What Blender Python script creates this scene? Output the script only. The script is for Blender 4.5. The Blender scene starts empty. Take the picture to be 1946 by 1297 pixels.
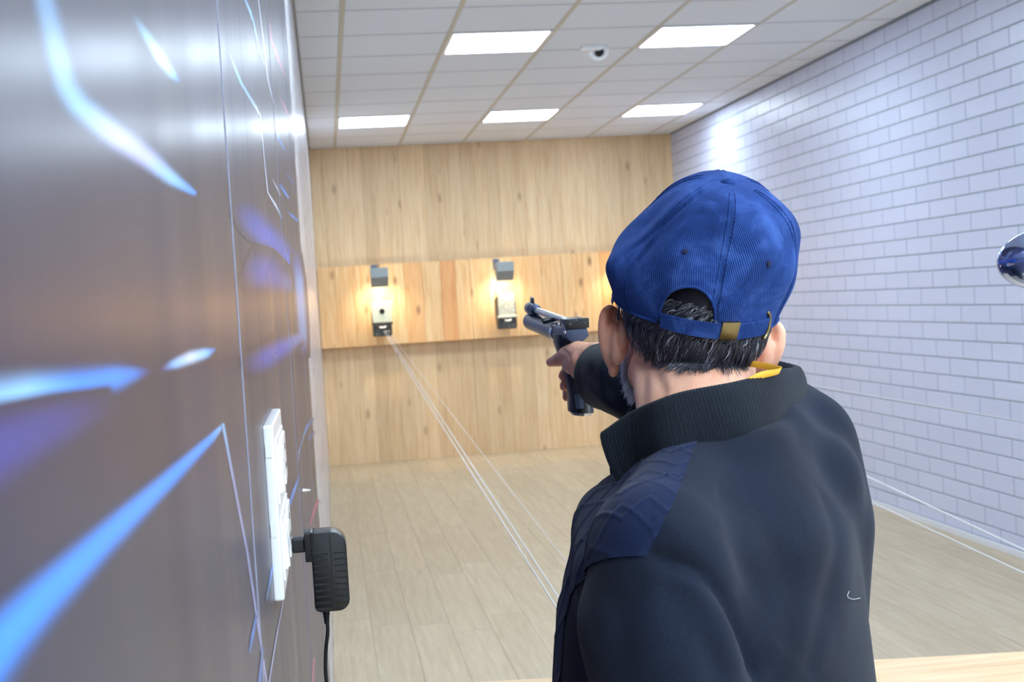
import bpy, bmesh, math, random
import numpy as np
from mathutils import Vector, Matrix
from mathutils.bvhtree import BVHTree

S = bpy.context.scene
C = S.collection
PI = math.pi

# ------------------------------------------------------------ camera
FPX = 2412.91
YAW, PITCH, ROLL, ZC = 0.143412, -0.0347967, -0.0611736, 1.484154
H, XL, XR, YB = 2.96924, -0.066935, 3.409422, 12.0134
YF = -3.2
_f = Vector((math.sin(YAW)*math.cos(PITCH), math.cos(YAW)*math.cos(PITCH), math.sin(PITCH)))
_r = Vector((math.cos(YAW), -math.sin(YAW), 0)); _u = _r.cross(_f)
RR = _r*math.cos(ROLL) + _u*math.sin(ROLL)
UU = -_r*math.sin(ROLL) + _u*math.cos(ROLL)
CAM = Vector((0, 0, ZC))
cd = bpy.data.cameras.new('camera'); cam = bpy.data.objects.new('camera', cd); C.objects.link(cam)
m = Matrix.Identity(4)
for i in range(3):
    m[i][0] = RR[i]; m[i][1] = UU[i]; m[i][2] = -_f[i]; m[i][3] = CAM[i]
cam.matrix_world = m
cd.sensor_width = 36; cd.sensor_fit = 'HORIZONTAL'; cd.lens = FPX*36/1946
cd.clip_start = 0.02; cd.clip_end = 60
cd.dof.use_dof = True; cd.dof.focus_distance = 1.45; cd.dof.aperture_fstop = 13
S.camera = cam

# ------------------------------------------------------------ world, exposure
wd = bpy.data.worlds.new('world'); S.world = wd; wd.use_nodes = True
wd.node_tree.nodes['Background'].inputs[0].default_value = (.75, .82, 1, 1)
wd.node_tree.nodes['Background'].inputs[1].default_value = 0.25
S.view_settings.view_transform = 'Standard'; S.view_settings.look = 'None'
S.view_settings.exposure = 0.33; S.view_settings.gamma = 1; S.view_settings.use_curve_mapping = False
LIGHT = 16.5          # strength of the ceiling light diffusers
LIGHT_REAR_FILL = 24.0     # for unseen panels added behind the camera to brighten the man
LAMP = 1.2            # watts of each target lamp

# ------------------------------------------------------------ helpers
def ray(px, py):
    return _f + RR*((px-973)/FPX) - UU*((py-648.5)/FPX)
def P(px, py, Y):                      # the point seen at (px,py) that stands Y metres down the room
    d = ray(px, py); return CAM + d*(Y/d.y)
def PX(px, py, X):
    d = ray(px, py); return CAM + d*(X/d.x)
def PZ(px, py, Z):
    d = ray(px, py); return CAM + d*((Z-ZC)/d.z)
def srgb(r, g, b):
    f = lambda c: (c/255/12.92) if c/255 <= .04045 else ((c/255+.055)/1.055)**2.4
    return (f(r), f(g), f(b), 1)

def mat(name, col=(.5, .5, .5, 1), rough=.5, metal=0, **k):
    m = bpy.data.materials.new(name); m.use_nodes = True
    b = m.node_tree.nodes['Principled BSDF']
    b.inputs['Base Color'].default_value = col; b.inputs['Roughness'].default_value = rough
    b.inputs['Metallic'].default_value = metal
    for a, v in k.items(): b.inputs[a.replace('_', ' ')].default_value = v
    return m
class NT:
    def __init__(s, m): s.t = m.node_tree; s.b = s.t.nodes['Principled BSDF']
    def n(s, typ, **k):
        n = s.t.nodes.new(typ)
        for a, v in k.items():
            if a.startswith('i_'): n.inputs[a[2:].replace('_', ' ')].default_value = v
            else: setattr(n, a, v)
        return n
    def l(s, a, b): s.t.links.new(a, b)
    def coord(s, scale=(1, 1, 1), loc=(0, 0, 0), rnd=False, rot=(0, 0, 0)):
        c = s.n('ShaderNodeTexCoord'); mp = s.n('ShaderNodeMapping')
        mp.inputs['Scale'].default_value = scale; mp.inputs['Location'].default_value = loc
        mp.inputs['Rotation'].default_value = rot
        if rnd:
            oi = s.n('ShaderNodeObjectInfo'); mu = s.n('ShaderNodeVectorMath', operation='SCALE')
            cb = s.n('ShaderNodeCombineXYZ'); s.l(oi.outputs['Random'], cb.inputs[0]); s.l(oi.outputs['Random'], cb.inputs[1]); s.l(oi.outputs['Random'], cb.inputs[2])
            s.l(cb.outputs[0], mu.inputs[0]); mu.inputs['Scale'].default_value = 37.3
            ad = s.n('ShaderNodeVectorMath', operation='ADD'); s.l(c.outputs['Object'], ad.inputs[0]); s.l(mu.outputs[0], ad.inputs[1])
            s.l(ad.outputs[0], mp.inputs[0])
        else: s.l(c.outputs['Object'], mp.inputs[0])
        return mp.outputs[0]
    def noise(s, vec, scale=5, detail=4, rough=.5, dist=0):
        n = s.n('ShaderNodeTexNoise'); s.l(vec, n.inputs['Vector'])
        n.inputs['Scale'].default_value = scale; n.inputs['Detail'].default_value = detail
        n.inputs['Roughness'].default_value = rough; n.inputs['Distortion'].default_value = dist
        return n.outputs['Fac']
    def ramp(s, fac, stops):
        n = s.n('ShaderNodeValToRGB'); e = n.color_ramp.elements
        while len(e) < len(stops): e.new(.5)
        for i, (p, c) in enumerate(stops): e[i].position = p; e[i].color = c
        s.l(fac, n.inputs[0]); return n.outputs[0]
    def mix(s, fac, a, b, mode='MIX'):
        n = s.n('ShaderNodeMix', data_type='RGBA', blend_type=mode)
        for inp, v in ((n.inputs[0], fac), (n.inputs[6], a), (n.inputs[7], b)):
            if hasattr(v, 'is_linked') or hasattr(v, 'links'): s.l(v, inp)
            else: inp.default_value = v
        return n.outputs[2]
    def bump(s, h, strength=.3, dist=.01):
        n = s.n('ShaderNodeBump'); n.inputs['Strength'].default_value = strength; n.inputs['Distance'].default_value = dist
        s.l(h, n.inputs['Height']); s.l(n.outputs[0], s.b.inputs['Normal'])
    def col(s, c): s.l(c, s.b.inputs['Base Color'])

class MB:                              # collects geometry, builds ONE mesh object
    def __init__(s): s.v = []; s.f = []
    def add(s, vs, fs):
        o = len(s.v); s.v += [tuple(v) for v in vs]; s.f += [tuple(i+o for i in f) for f in fs]; return s
    def box(s, lo, hi, M=None):
        x0, y0, z0 = lo; x1, y1, z1 = hi
        vs = [Vector(p) for p in ((x0,y0,z0),(x1,y0,z0),(x1,y1,z0),(x0,y1,z0),(x0,y0,z1),(x1,y0,z1),(x1,y1,z1),(x0,y1,z1))]
        if M: vs = [M @ v for v in vs]
        return s.add(vs, [(0,3,2,1),(4,5,6,7),(0,1,5,4),(1,2,6,5),(2,3,7,6),(3,0,4,7)])
    def tube(s, pts, rad, n=10, cap=True):
        pts = [Vector(p) for p in pts]
        if not hasattr(rad, '__len__'): rad = [rad]*len(pts)
        vs = []; prev = None
        for i, p in enumerate(pts):
            t = (pts[min(i+1, len(pts)-1)] - pts[max(i-1, 0)]).normalized()
            if prev is None:
                a = Vector((0, 0, 1)) if abs(t.z) < .9 else Vector((1, 0, 0)); prev = t.cross(a).normalized()
            x = (prev - t*prev.dot(t)).normalized(); prev = x; y = t.cross(x)
            vs += [p + (x*math.cos(2*PI*k/n) + y*math.sin(2*PI*k/n))*rad[i] for k in range(n)]
        fs = [(i*n+k, i*n+(k+1) % n, (i+1)*n+(k+1) % n, (i+1)*n+k) for i in range(len(pts)-1) for k in range(n)]
        if cap:
            fs.append(tuple(range(n))[::-1]); fs.append(tuple((len(pts)-1)*n+k for k in range(n)))
        return s.add(vs, fs)
    def prism(s, poly, a, b, M=None):  # poly in (y,z), extruded in x
        n = len(poly); vs = [Vector((a, y, z)) for y, z in poly] + [Vector((b, y, z)) for y, z in poly]
        if M: vs = [M @ v for v in vs]
        return s.add(vs, [tuple(range(n)), tuple(range(n, 2*n))[::-1]] + [(i, i+n, (i+1) % n+n, (i+1) % n) for i in range(n)])
    def capsule(s, p0, p1, r0, r1, n=16, k=6):
        p0 = Vector(p0); p1 = Vector(p1); t = p1-p0; L = t.length
        t = t.normalized() if L > 1e-6 else Vector((0, 0, 1))
        a = Vector((0, 0, 1)) if abs(t.z) < .9 else Vector((1, 0, 0)); x = t.cross(a).normalized(); y = t.cross(x)
        rings = [(p0 - t*r0*math.cos(j*PI/2/k), r0*math.sin(j*PI/2/k)) for j in range(1, k+1)] + \
                [(p1 + t*r1*math.sin(j*PI/2/k), r1*math.cos(j*PI/2/k)) for j in range(0, k)]
        vs = [p0 - t*r0]
        for c, r in rings: vs += [c + (x*math.cos(2*PI*q/n) + y*math.sin(2*PI*q/n))*r for q in range(n)]
        vs.append(p1 + t*r1); R_ = len(rings); last = len(vs)-1
        fs = [(0, 1+(q+1) % n, 1+q) for q in range(n)]
        fs += [(1+i*n+q, 1+i*n+(q+1) % n, 1+(i+1)*n+(q+1) % n, 1+(i+1)*n+q) for i in range(R_-1) for q in range(n)]
        fs += [(last, 1+(R_-1)*n+q, 1+(R_-1)*n+(q+1) % n) for q in range(n)]
        return s.add(vs, fs)
    def ell(s, c, ax, n=24, k=14):     # ax: three axis vectors scaled by radii
        c = Vector(c); X, Y, Z = [Vector(a) for a in ax]; vs = [c - Z]
        for j in range(1, k):
            a = -PI/2 + PI*j/k
            vs += [c + (X*math.cos(2*PI*q/n) + Y*math.sin(2*PI*q/n))*math.cos(a) + Z*math.sin(a) for q in range(n)]
        vs.append(c + Z); last = len(vs)-1
        fs = [(0, 1+(q+1) % n, 1+q) for q in range(n)]
        fs += [(1+i*n+q, 1+i*n+(q+1) % n, 1+(i+1)*n+(q+1) % n, 1+(i+1)*n+q) for i in range(k-2) for q in range(n)]
        fs += [(last, 1+(k-2)*n+q, 1+(k-2)*n+(q+1) % n) for q in range(n)]
        return s.add(vs, fs)
    def build(s, name, m, parent=None, smooth=False, bevel=0, seg=2):
        me = bpy.data.meshes.new(name); me.from_pydata(s.v, [], s.f); me.update()
        bm = bmesh.new(); bm.from_mesh(me); bmesh.ops.recalc_face_normals(bm, faces=bm.faces)
        if bevel: bmesh.ops.bevel(bm, geom=bm.edges[:], offset=bevel, segments=seg, affect='EDGES', profile=.6)
        bm.to_mesh(me); bm.free()
        return link(name, me, m, parent, smooth)
def link(name, me, m, parent=None, smooth=False):
    o = bpy.data.objects.new(name, me); C.objects.link(o)
    if m: me.materials.append(m)
    if smooth: me.polygons.foreach_set('use_smooth', [True]*len(me.polygons))
    if smooth == 'auto':
        me.set_sharp_from_angle(angle=math.radians(38))
    if parent:
        o.parent = parent; o.matrix_parent_inverse = Matrix.Translation(-parent.location)
    return o
def tag(o, label, cat, group=None):
    o['label'] = label; o['category'] = cat
    if group: o['group'] = group
    return o
def thing(name, label, cat, loc, group=None):
    o = bpy.data.objects.new(name, None); C.objects.link(o); o.location = loc; o.empty_display_size = .05
    return tag(o, label, cat, group)
def remesh(mb, name, voxel, smooth_it=6, fac=.6):
    me = bpy.data.meshes.new(name); me.from_pydata(mb.v, [], mb.f); me.update()
    bm = bmesh.new(); bm.from_mesh(me); bmesh.ops.recalc_face_normals(bm, faces=bm.faces); bm.to_mesh(me); bm.free()
    o = bpy.data.objects.new(name, me); C.objects.link(o)
    r = o.modifiers.new('r', 'REMESH'); r.mode = 'VOXEL'; r.voxel_size = voxel
    s_ = o.modifiers.new('s', 'SMOOTH'); s_.factor = fac; s_.iterations = smooth_it
    dg = bpy.context.evaluated_depsgraph_get()
    out = bpy.data.meshes.new_from_object(o.evaluated_get(dg)); out.name = name
    bpy.data.objects.remove(o); bpy.data.meshes.remove(me)
    return out
def cat_rom(pts, n=8):
    pts = [Vector(p) for p in pts]; out = []
    for i in range(len(pts)-1):
        p0 = pts[max(i-1, 0)]; p1 = pts[i]; p2 = pts[i+1]; p3 = pts[min(i+2, len(pts)-1)]
        for k in range(n):
            t = k/n
            out.append(.5*((2*p1)+(p2-p0)*t+(2*p0-5*p1+4*p2-p3)*t*t+(3*p1-p0-3*p2+p3)*t**3))
    out.append(pts[-1]); return out
rng = random.Random(5)

# ------------------------------------------------------------ materials
def wood(name, cols, knots=.5, grain_scale=1, axis='z', rough=.45, var=.25, tone=None):
    m = mat(name, rough=rough); t = NT(m)
    sc = {'z': (14, 14, .9), 'y': (14, .9, 14), 'x': (.9, 14, 14)}[axis]
    v = t.coord(tuple(a*grain_scale for a in sc), rnd=True)
    g = t.noise(v, 3, 6, .6, .6)
    c = t.ramp(g, [(.28, cols[0]), (.5, cols[1]), (.72, cols[2])])
    oi = t.n('ShaderNodeObjectInfo')
    tn = t.ramp(oi.outputs['Random'], tone or [(0, (1-var, 1-var*1.1, 1-var*1.25, 1)), (1, (1, 1, 1, 1))])
    c = t.mix(1.0, c, tn, 'MULTIPLY')
    if knots:
        ks = {'z': (6, 6, 2.6), 'y': (6, 2.6, 6), 'x': (2.6, 6, 6)}[axis]
        vk = t.coord(ks, rnd=True); vo = t.n('ShaderNodeTexVoronoi'); t.l(vk, vo.inputs['Vector'])
        vo.inputs['Scale'].default_value = 1.0
        kk = t.ramp(vo.outputs['Distance'], [(.04, (1, 1, 1, 1)), (.17, (0, 0, 0, 1))])
        cm = t.n('ShaderNodeMath', operation='MULTIPLY'); t.l(kk, cm.inputs[0]); cm.inputs[1].default_value = knots
        c = t.mix(cm.outputs[0], c, srgb(120, 66, 36))
    t.col(c); t.bump(g, .08, .002)
    return m
M = {}
M['pine'] = wood('pine', [srgb(227, 187, 138), srgb(241, 207, 160), srgb(247, 219, 178)], .45, var=.2)
M['pine_board'] = wood('pine_board', [srgb(224, 168, 112), srgb(240, 196, 140), srgb(246, 212, 164)], .8,
    tone=[(0, (.9, .62, .45, 1)), (.12, (.98, .82, .68, 1)), (.3, (1, .95, .88, 1)), (.7, (1, .98, .92, 1)), (1, (1, 1, 1, 1))], rough=.4)
M['bench'] = wood('bench_wood', [srgb(222, 180, 130), srgb(238, 202, 155), srgb(245, 216, 176)], 0, axis='x', var=.05)
M['oak_floor'] = wood('floor_oak', [srgb(182, 161, 130), srgb(194, 175, 144), srgb(205, 188, 158)], 0, axis='y', var=.1, rough=.42)
M['joint'] = mat('dark_joint', srgb(150, 118, 86), .8)
M['floor_joint'] = mat('floor_joint', srgb(158, 140, 114), .8)
M['grout'] = mat('grey_grout', srgb(150, 160, 172), .7)
m = M['tile'] = mat('glazed_brick_tile', srgb(218, 220, 240), .38); t = NT(m)
oi = t.n('ShaderNodeObjectInfo'); t.col(t.ramp(oi.outputs['Random'], [(0, srgb(205, 209, 231)), (1, srgb(210, 214, 235))]))
m = M['ceiling'] = mat('ceiling_board', srgb(236, 238, 240), .85); t = NT(m)
t.bump(t.noise(t.coord((1, 1, 1)), 260, 2), .15, .002)
M['tbar'] = mat('ceiling_grid', srgb(206, 198, 180), .5)
M['white_wall'] = mat('white_wall', srgb(225, 224, 222), .6)
M['baseboard'] = mat('white_skirting', srgb(228, 228, 232), .4)
m = M['marble'] = mat('marble_sheet', srgb(228, 226, 230), .22); t = NT(m)
v = t.coord((1, 1, 1)); nz = t.noise(v, 2.2, 6, .6, 2.4)
t.col(t.ramp(nz, [(.455, srgb(214, 212, 220)), (.497, srgb(150, 148, 160)), (.535, srgb(218, 216, 222))]))
M['diffuser'] = mat('light_diffuser', (1, 1, 1, 1), .5, Emission_Color=(.80, .98, 1.16, 1), Emission_Strength=LIGHT)
M['diffuser_rear_fill'] = mat('rear_fill_diffuser', (1, 1, 1, 1), .5, Emission_Color=(.80, .98, 1.16, 1), Emission_Strength=LIGHT_REAR_FILL)
M['white_plastic'] = mat('white_plastic', srgb(236, 236, 236), .22)
M['socket_hole'] = mat('socket_slot', srgb(40, 40, 42), .5)
M['black_plastic'] = mat('black_plastic', srgb(13, 14, 18), .28)
M['rubber'] = mat('black_rubber', srgb(18, 18, 20), .45)
M['steel'] = mat('steel', srgb(190, 190, 190), .25, 1)
M['chrome'] = mat('chrome', srgb(225, 228, 238), .07, 1)
M['lamp_chrome'] = mat('bluish_chrome', srgb(176, 196, 246), .12, 1)
M['brass'] = mat('aged_brass', srgb(150, 135, 98), .35, 1)
M['trap_grey'] = mat('painted_grey_steel', srgb(150, 156, 155), .5)
M['card'] = mat('target_card', srgb(238, 236, 205), .8)
M['bull'] = mat('bullseye_ink', srgb(18, 18, 18), .7)
m = M['worn_metal'] = mat('worn_pale_metal', srgb(196, 194, 178), .55, .2); t = NT(m)
t.col(t.ramp(t.noise(t.coord(), 60, 4, .7), [(.36, srgb(96, 92, 84)), (.45, srgb(188, 186, 170)), (.7, srgb(206, 204, 190))]))
m = M['dark_metal'] = mat('scuffed_dark_metal', srgb(88, 86, 82), .5, .4); t = NT(m)
t.col(t.ramp(t.noise(t.coord(), 40, 4, .7), [(.4, srgb(70, 68, 66)), (.62, srgb(104, 100, 94)), (.7, srgb(170, 166, 156))]))
M['string'] = mat('white_string', srgb(236, 234, 232), .6)
M['blue_bracket'] = mat('blue_grey_bracket', srgb(92, 106, 130), .5)
M['bulb'] = mat('lamp_bulb', (1, 1, 1, 1), .5, Emission_Color=(1, .86, .6, 1), Emission_Strength=30)
M['gun_blue'] = mat('blued_gunmetal', srgb(52, 62, 92), .3, .45)
M['gun_black'] = mat('gun_black', srgb(17, 19, 24), .38)
M['gun_frame'] = mat('gun_receiver', srgb(62, 74, 98), .42, .3)
M['lens_black'] = mat('camera_lens', srgb(14, 18, 24), .1)

# graphic laminate: one procedural colour for the sheet, streaks mix print colour over it
def laminate(name, streak=False):
    m = mat(name, rough=.3); t = NT(m); b = t.b
    b.inputs['Specular IOR Level'].default_value = .26
    v = t.coord((1, .9, 1)); n1 = t.noise(v, 1.5, 3, .5, .8)
    c = t.ramp(n1, [(.3, srgb(60, 54, 62)), (.5, srgb(66, 62, 78)), (.7, srgb(60, 56, 88))])
    if streak:
        a = t.n('ShaderNodeAttribute', attribute_name='ink')
        c = t.mix(a.outputs['Alpha'], c, a.outputs['Color'])
    t.col(c)
    w = t.noise(t.coord((1, 90, .7)), 1.0, 3, .5); t.bump(w, .05, .0012)
    w2 = t.noise(t.coord((1, 9, .3)), 1.0, 2, .5)
    r = t.n('ShaderNodeMapRange'); t.l(w2, r.inputs[0]); r.inputs[3].default_value = .235; r.inputs[4].default_value = .35
    t.l(r.outputs[0], b.inputs['Roughness'])
    return m
M['joint_bead'] = mat('pale_joint_bead', srgb(140, 142, 162), .4)
M['laminate'] = laminate('graphic_laminate'); M['ink'] = laminate('printed_streak', True)

# ------------------------------------------------------------ the room
def struct(o): o['kind'] = 'structure'; return o
root = lambda n: struct(bpy.data.objects.new(n, None))
# floor and its boards
fl = MB().box((XL-.1, YF, -.12), (XR+.1, YB+.1, -.004)).build('floor', M['floor_joint']); struct(fl)
BW, BL = .178, 1.22
me_plank = None; y_starts = {}
i = 0; x = XL
while x < XR-.01:
    x1 = min(x+BW, XR); off = -rng.random()*BL; y = 1.9+off
    while y < YB:
        ya = max(y, 1.9); yb = min(y+BL, YB)
        if yb-ya > .03:
            o = MB().box((x+.0006, ya+.0006, -.004), (x1-.0006, yb-.0006, 0.0)).build('floor_board', M['oak_floor'], fl)
        y += BL
    x = x1; i += 1
o = MB().box((XL, YF, -.004), (XR, 1.9, 0)).build('floor_sheet', M['oak_floor'], fl)
# ceiling: backing, T-bars, boards, lights
GX, GY, T = .17663, 6.47059, .6
ce = MB().box((XL-.1, YF-.1, H+.02), (XR+.1, YB+.1, H+.1)).build('ceiling', M['white_wall']); struct(ce)
xs = [XL] + [GX+T*k for k in range(0, 6)] + [XR]
k0 = -16; ys = [YF] + [GY+T*k for k in range(k0, 10) if YF < GY+T*k < YB] + [YB]
lights = set()
for r_, kx in ((6, (0, 2, 4)), (1, (1, 3)), (-4, (0, 2, 4)), (-9, (1, 3)), (-12, (0, 2, 4)), (-14, (1, 3)), (-15, (0, 2, 4))):  # last three rows, behind the camera, are added as fill for the man
    for k in kx: lights.add((k, r_))
lit = []
tmpl = {}
for a in range(len(xs)-1):
    for b in range(len(ys)-1):
        cx, cy = (xs[a]+xs[a+1])/2, (ys[b]+ys[b+1])/2
        kx = round((cx-GX)/T-.5); ky = round((cy-GY)/T-.5)
        if (kx, ky) in lights and 0 < a < len(xs)-2:
            lit.append((cx, cy)); continue
        w, l = xs[a+1]-xs[a], ys[b+1]-ys[b]; key = (round(w, 3), round(l, 3))
        if key not in tmpl:
            o = MB().add([(sx*(w/2-.012-e), sy*(l/2-.012-e), z) for z, e in ((.012, 0), (-.004, 0), (-.007, .003)) for sx, sy in ((-1,-1),(1,-1),(1,1),(-1,1))],
                [(0,1,2,3)] + [(j*4+q, j*4+(q+1) % 4, j*4+4+(q+1) % 4, j*4+4+q) for j in range(2) for q in range(4)] + [(11,10,9,8)]).build('ceiling_tile', M['ceiling'], ce)
            tmpl[key] = o.data
        else:
            o = link('ceiling_tile', tmpl[key], None, ce)
        o.location = (cx, cy, H+.007)
for xx in xs[1:-1]: MB().box((xx-.012, YF, H-.001), (xx+.012, YB, H+.02)).build('ceiling_rail', M['tbar'], ce)
mb = MB()
for yy in ys[1:-1]:
    for a in range(len(xs)-1): mb.box((xs[a]+.012, yy-.008, H), (xs[a+1]-.012, yy+.008, H+.02))
M['tbar2'] = mat('ceiling_cross_grid', srgb(196, 196, 200), .6)
o = mb.build('cross_rails', M['tbar2'], ce); o['kind'] = 'stuff'
L3 = {(0, 6): 'square ceiling light nearest the graphic wall in the far row', (2, 6): 'middle square ceiling light of the far row of three',
      (4, 6): 'square ceiling light of the far row nearest the brick wall', (1, 1): 'large nearer square ceiling light left of the dome camera',
      (3, 1): 'large nearer square ceiling light right of the dome camera'}
proto = None
def make_light():
    t_ = thing('ceiling_light', 'x', 'ceiling light', (0, 0, H), 'square ceiling light panels')
    f = MB()
    for q in range(4):
        R4 = Matrix.Rotation(q*PI/2, 4, 'Z'); f.box((-.292, -.292, -.006), (.292, -.272, .012), R4)
    MB.build(f, 'frame', M['white_plastic'], t_).location = (0, 0, H)
    pts = []
    for sx, sy, a0 in ((1, 1, 0), (-1, 1, 1), (-1, -1, 2), (1, -1, 3)):
        for q in range(7): a = a0*PI/2 + q*PI/12; pts.append((sx*.246+.026*math.cos(a), sy*.246+.026*math.sin(a)))
    n = len(pts)
    d = MB().add([(x, y, -.004) for x, y in pts] + [(x, y, .008) for x, y in pts], [tuple(range(n))[::-1], tuple(range(n, 2*n))] + [(q, (q+1) % n, (q+1) % n+n, q+n) for q in range(n)])
    d.build('diffuser', M['diffuser'], t_).location = (0, 0, H)
    return t_
for j, (cx, cy) in enumerate(lit):
    if proto is None: o = proto = make_light()
    else:
        o = proto.copy(); C.objects.link(o)
        for ch in proto.children:
            c = ch.copy(); C.objects.link(c); c.parent = o
    o.location = (cx, cy, H)
    for ch in o.children:
        if ch.name.startswith('diffuser'):
            if 'front' not in tmpl:
                tmpl['front'] = ch.data; tmpl['rear'] = ch.data.copy(); tmpl['rear'].materials[0] = M['diffuser_rear_fill']
            ch.data = tmpl['rear' if cy < 0 else 'front']
    kk = (round((cx-GX)/T-.5), round((cy-GY)/T-.5))
    o['label'] = L3.get(kk, 'square ceiling light panel overhead, out of view, those behind the camera added for brightness')
# every copied light keeps its parts at the light's own place
for o in [o for o in C.objects if o.name.startswith('ceiling_light')]:
    for ch in o.children: ch.matrix_parent_inverse = Matrix.Identity(4); ch.location = (0, 0, 0)

# right wall: glazed bricks proud of grey grout
wr = MB().box((XR+.0025, YF-.1, -.1), (XR+.12, YB+.1, H+.1)).build('wall_right', M['grout']); struct(wr)
BH, BLn, G = .0982, .306, .0075
cells = []
z0 = 1.29 - BH*14
for j in range(0, 40):
    za = z0 + BH*j; zb = za+BH
    a = max(za+G/2, .04); b = min(zb-G/2, H)
    if b-a < .01: continue
    par = (j - 13) % 2
    n0 = int((1.0-7.402)/BLn)-1
    for k in range(n0, 18):
        ya = 7.402 + BLn*k - .153*par; yb = ya+BLn
        y0, y1 = max(ya+G/2, 1.0), min(yb-G/2, YB)
        if y1-y0 < .01: continue
        cells.append((y0, y1, a, b))
def brick_geo(y0, y1, a, b):
    e = .0018; X0, X1 = XR+.0025, XR
    return ([(X0, y0, a), (X0, y1, a), (X0, y1, b), (X0, y0, b), (X1, y0+e, a+e), (X1, y1-e, a+e), (X1, y1-e, b-e), (X1, y0+e, b-e)],
            [(4,5,6,7)] + [(q, (q+1) % 4, 4+(q+1) % 4, 4+q) for q in range(4)])
def pxarea(c):
    y0, y1, a, b = c
    mid = Vector((XR, (y0+y1)/2, (a+b)/2)) - CAM; dz = mid.dot(_f); 
    if dz <= 0: return 0
    x = 973+FPX*mid.dot(RR)/dz; y = 648.5-FPX*mid.dot(UU)/dz
    if x > 1960 or y < -15 or y > 1310: return 0
    if x < 1500 and y > 330 and x < 1680: return 0
    if x < 1690 and y > 1000: return 0
    return (y1-y0)*(b-a)/dz**3
cells.sort(key=pxarea, reverse=True)
me_std = {}
for c in cells[:300]:
    y0, y1, a, b = c; key = (round(y1-y0, 3), round(b-a, 3)); cy, cz = (y0+y1)/2, (a+b)/2
    if key not in me_std:
        v_, f_ = brick_geo(*c); v_ = [(p[0], p[1]-cy, p[2]-cz) for p in v_]
        o = MB().add(v_, f_).build('brick', M['tile'], wr); me_std[key] = o.data
    else: o = link('brick', me_std[key], None, wr)
    o.location = (0, cy, cz)
mb = MB()
for c in cells[300:]: mb.add(*brick_geo(*c))
for y0 in (YF,):
    for j in range(40):
        za = z0+BH*j; a = max(za+G/2, .04); b = min(za+BH-G/2, H)
        if b-a > .01:
            for k in range(0, 14): mb.add(*brick_geo(YF+k*.3+G, YF+(k+1)*.3, a, b))
o = mb.build('distant_bricks', M['tile'], wr); o['kind'] = 'stuff'
struct(MB().box((XR-.012, YF, 0), (XR+.01, YB-.02, .035)).build('baseboard_right', M['baseboard'], bevel=.002))

# back wall: full height pine boards
wb = MB().box((XL-.1, YB+.006, -.1), (XR+.1, YB+.15, H+.1)).build('wall_back', M['joint']); struct(wb)
x = XL
while x < XR-.005:
    x1 = min(x+.118, XR)
    MB().box((x+.0006, YB-.008, 0), (x1-.0006, YB+.006, H)).build('plank', M['pine'], wb, bevel=.0008, seg=1); x = x1
# backstop of wider boards across the wall
YP = 11.9
bs = thing('backstop_panel', 'raised band of wide knotty pine boards across the back wall behind the targets', 'backstop', (1.67, YP, 1.11))
zt, zb_ = 1.861, 1.108; x = XL+.004
hole = (.30, .585)
while x < XR-.01:
    w = rng.choice([.14, .17, .2, .16]); x1 = min(x+w, XR-.004)
    MB().box((x+.0008, YP, zb_), (x1-.0008, YP+.028, zt)).build('board', M['pine_board'], bs, bevel=.0015, seg=1); x = x1
for z in (zb_+.03, zt-.07): MB().box((XL+.01, YP+.028, z), (XR-.01, YB-.009, z+.045)).build('batten', M['pine'], bs)

# left wall: graphic laminate sheets, then marble-look sheets
wl = MB().box((XL-.14, YF-.1, -.1), (XL-.004, YB+.1, H+.1)).build('wall_left', M['white_wall']); struct(wl)
edges = [YF, -1.449, -.229, .991, 2.211, 3.431, 4.13]
for a, b in zip(edges, edges[1:]):
    MB().box((XL-.004, a+.0012, 0), (XL, b-.0012, H)).build('laminate_panel', M['laminate'], wl)
    if b < 4: MB().box((XL-.003, b-.0035, 0), (XL+.0007, b+.0035, H)).build('joint_strip', M['joint_bead'], wl)
for a, b in ((4.14, 6.1), (6.1, 8.1), (8.1, 10.1), (10.1, YB-.008)):
    MB().box((XL-.004, a+.001, 0), (XL-.0005, b-.001, H)).build('marble_panel', M['marble'], wl)
wf = MB().box((XL-.1, YF-.12, -.1), (XR+.1, YF, H+.1)).build('wall_front', M['white_wall']); struct(wf)

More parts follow.
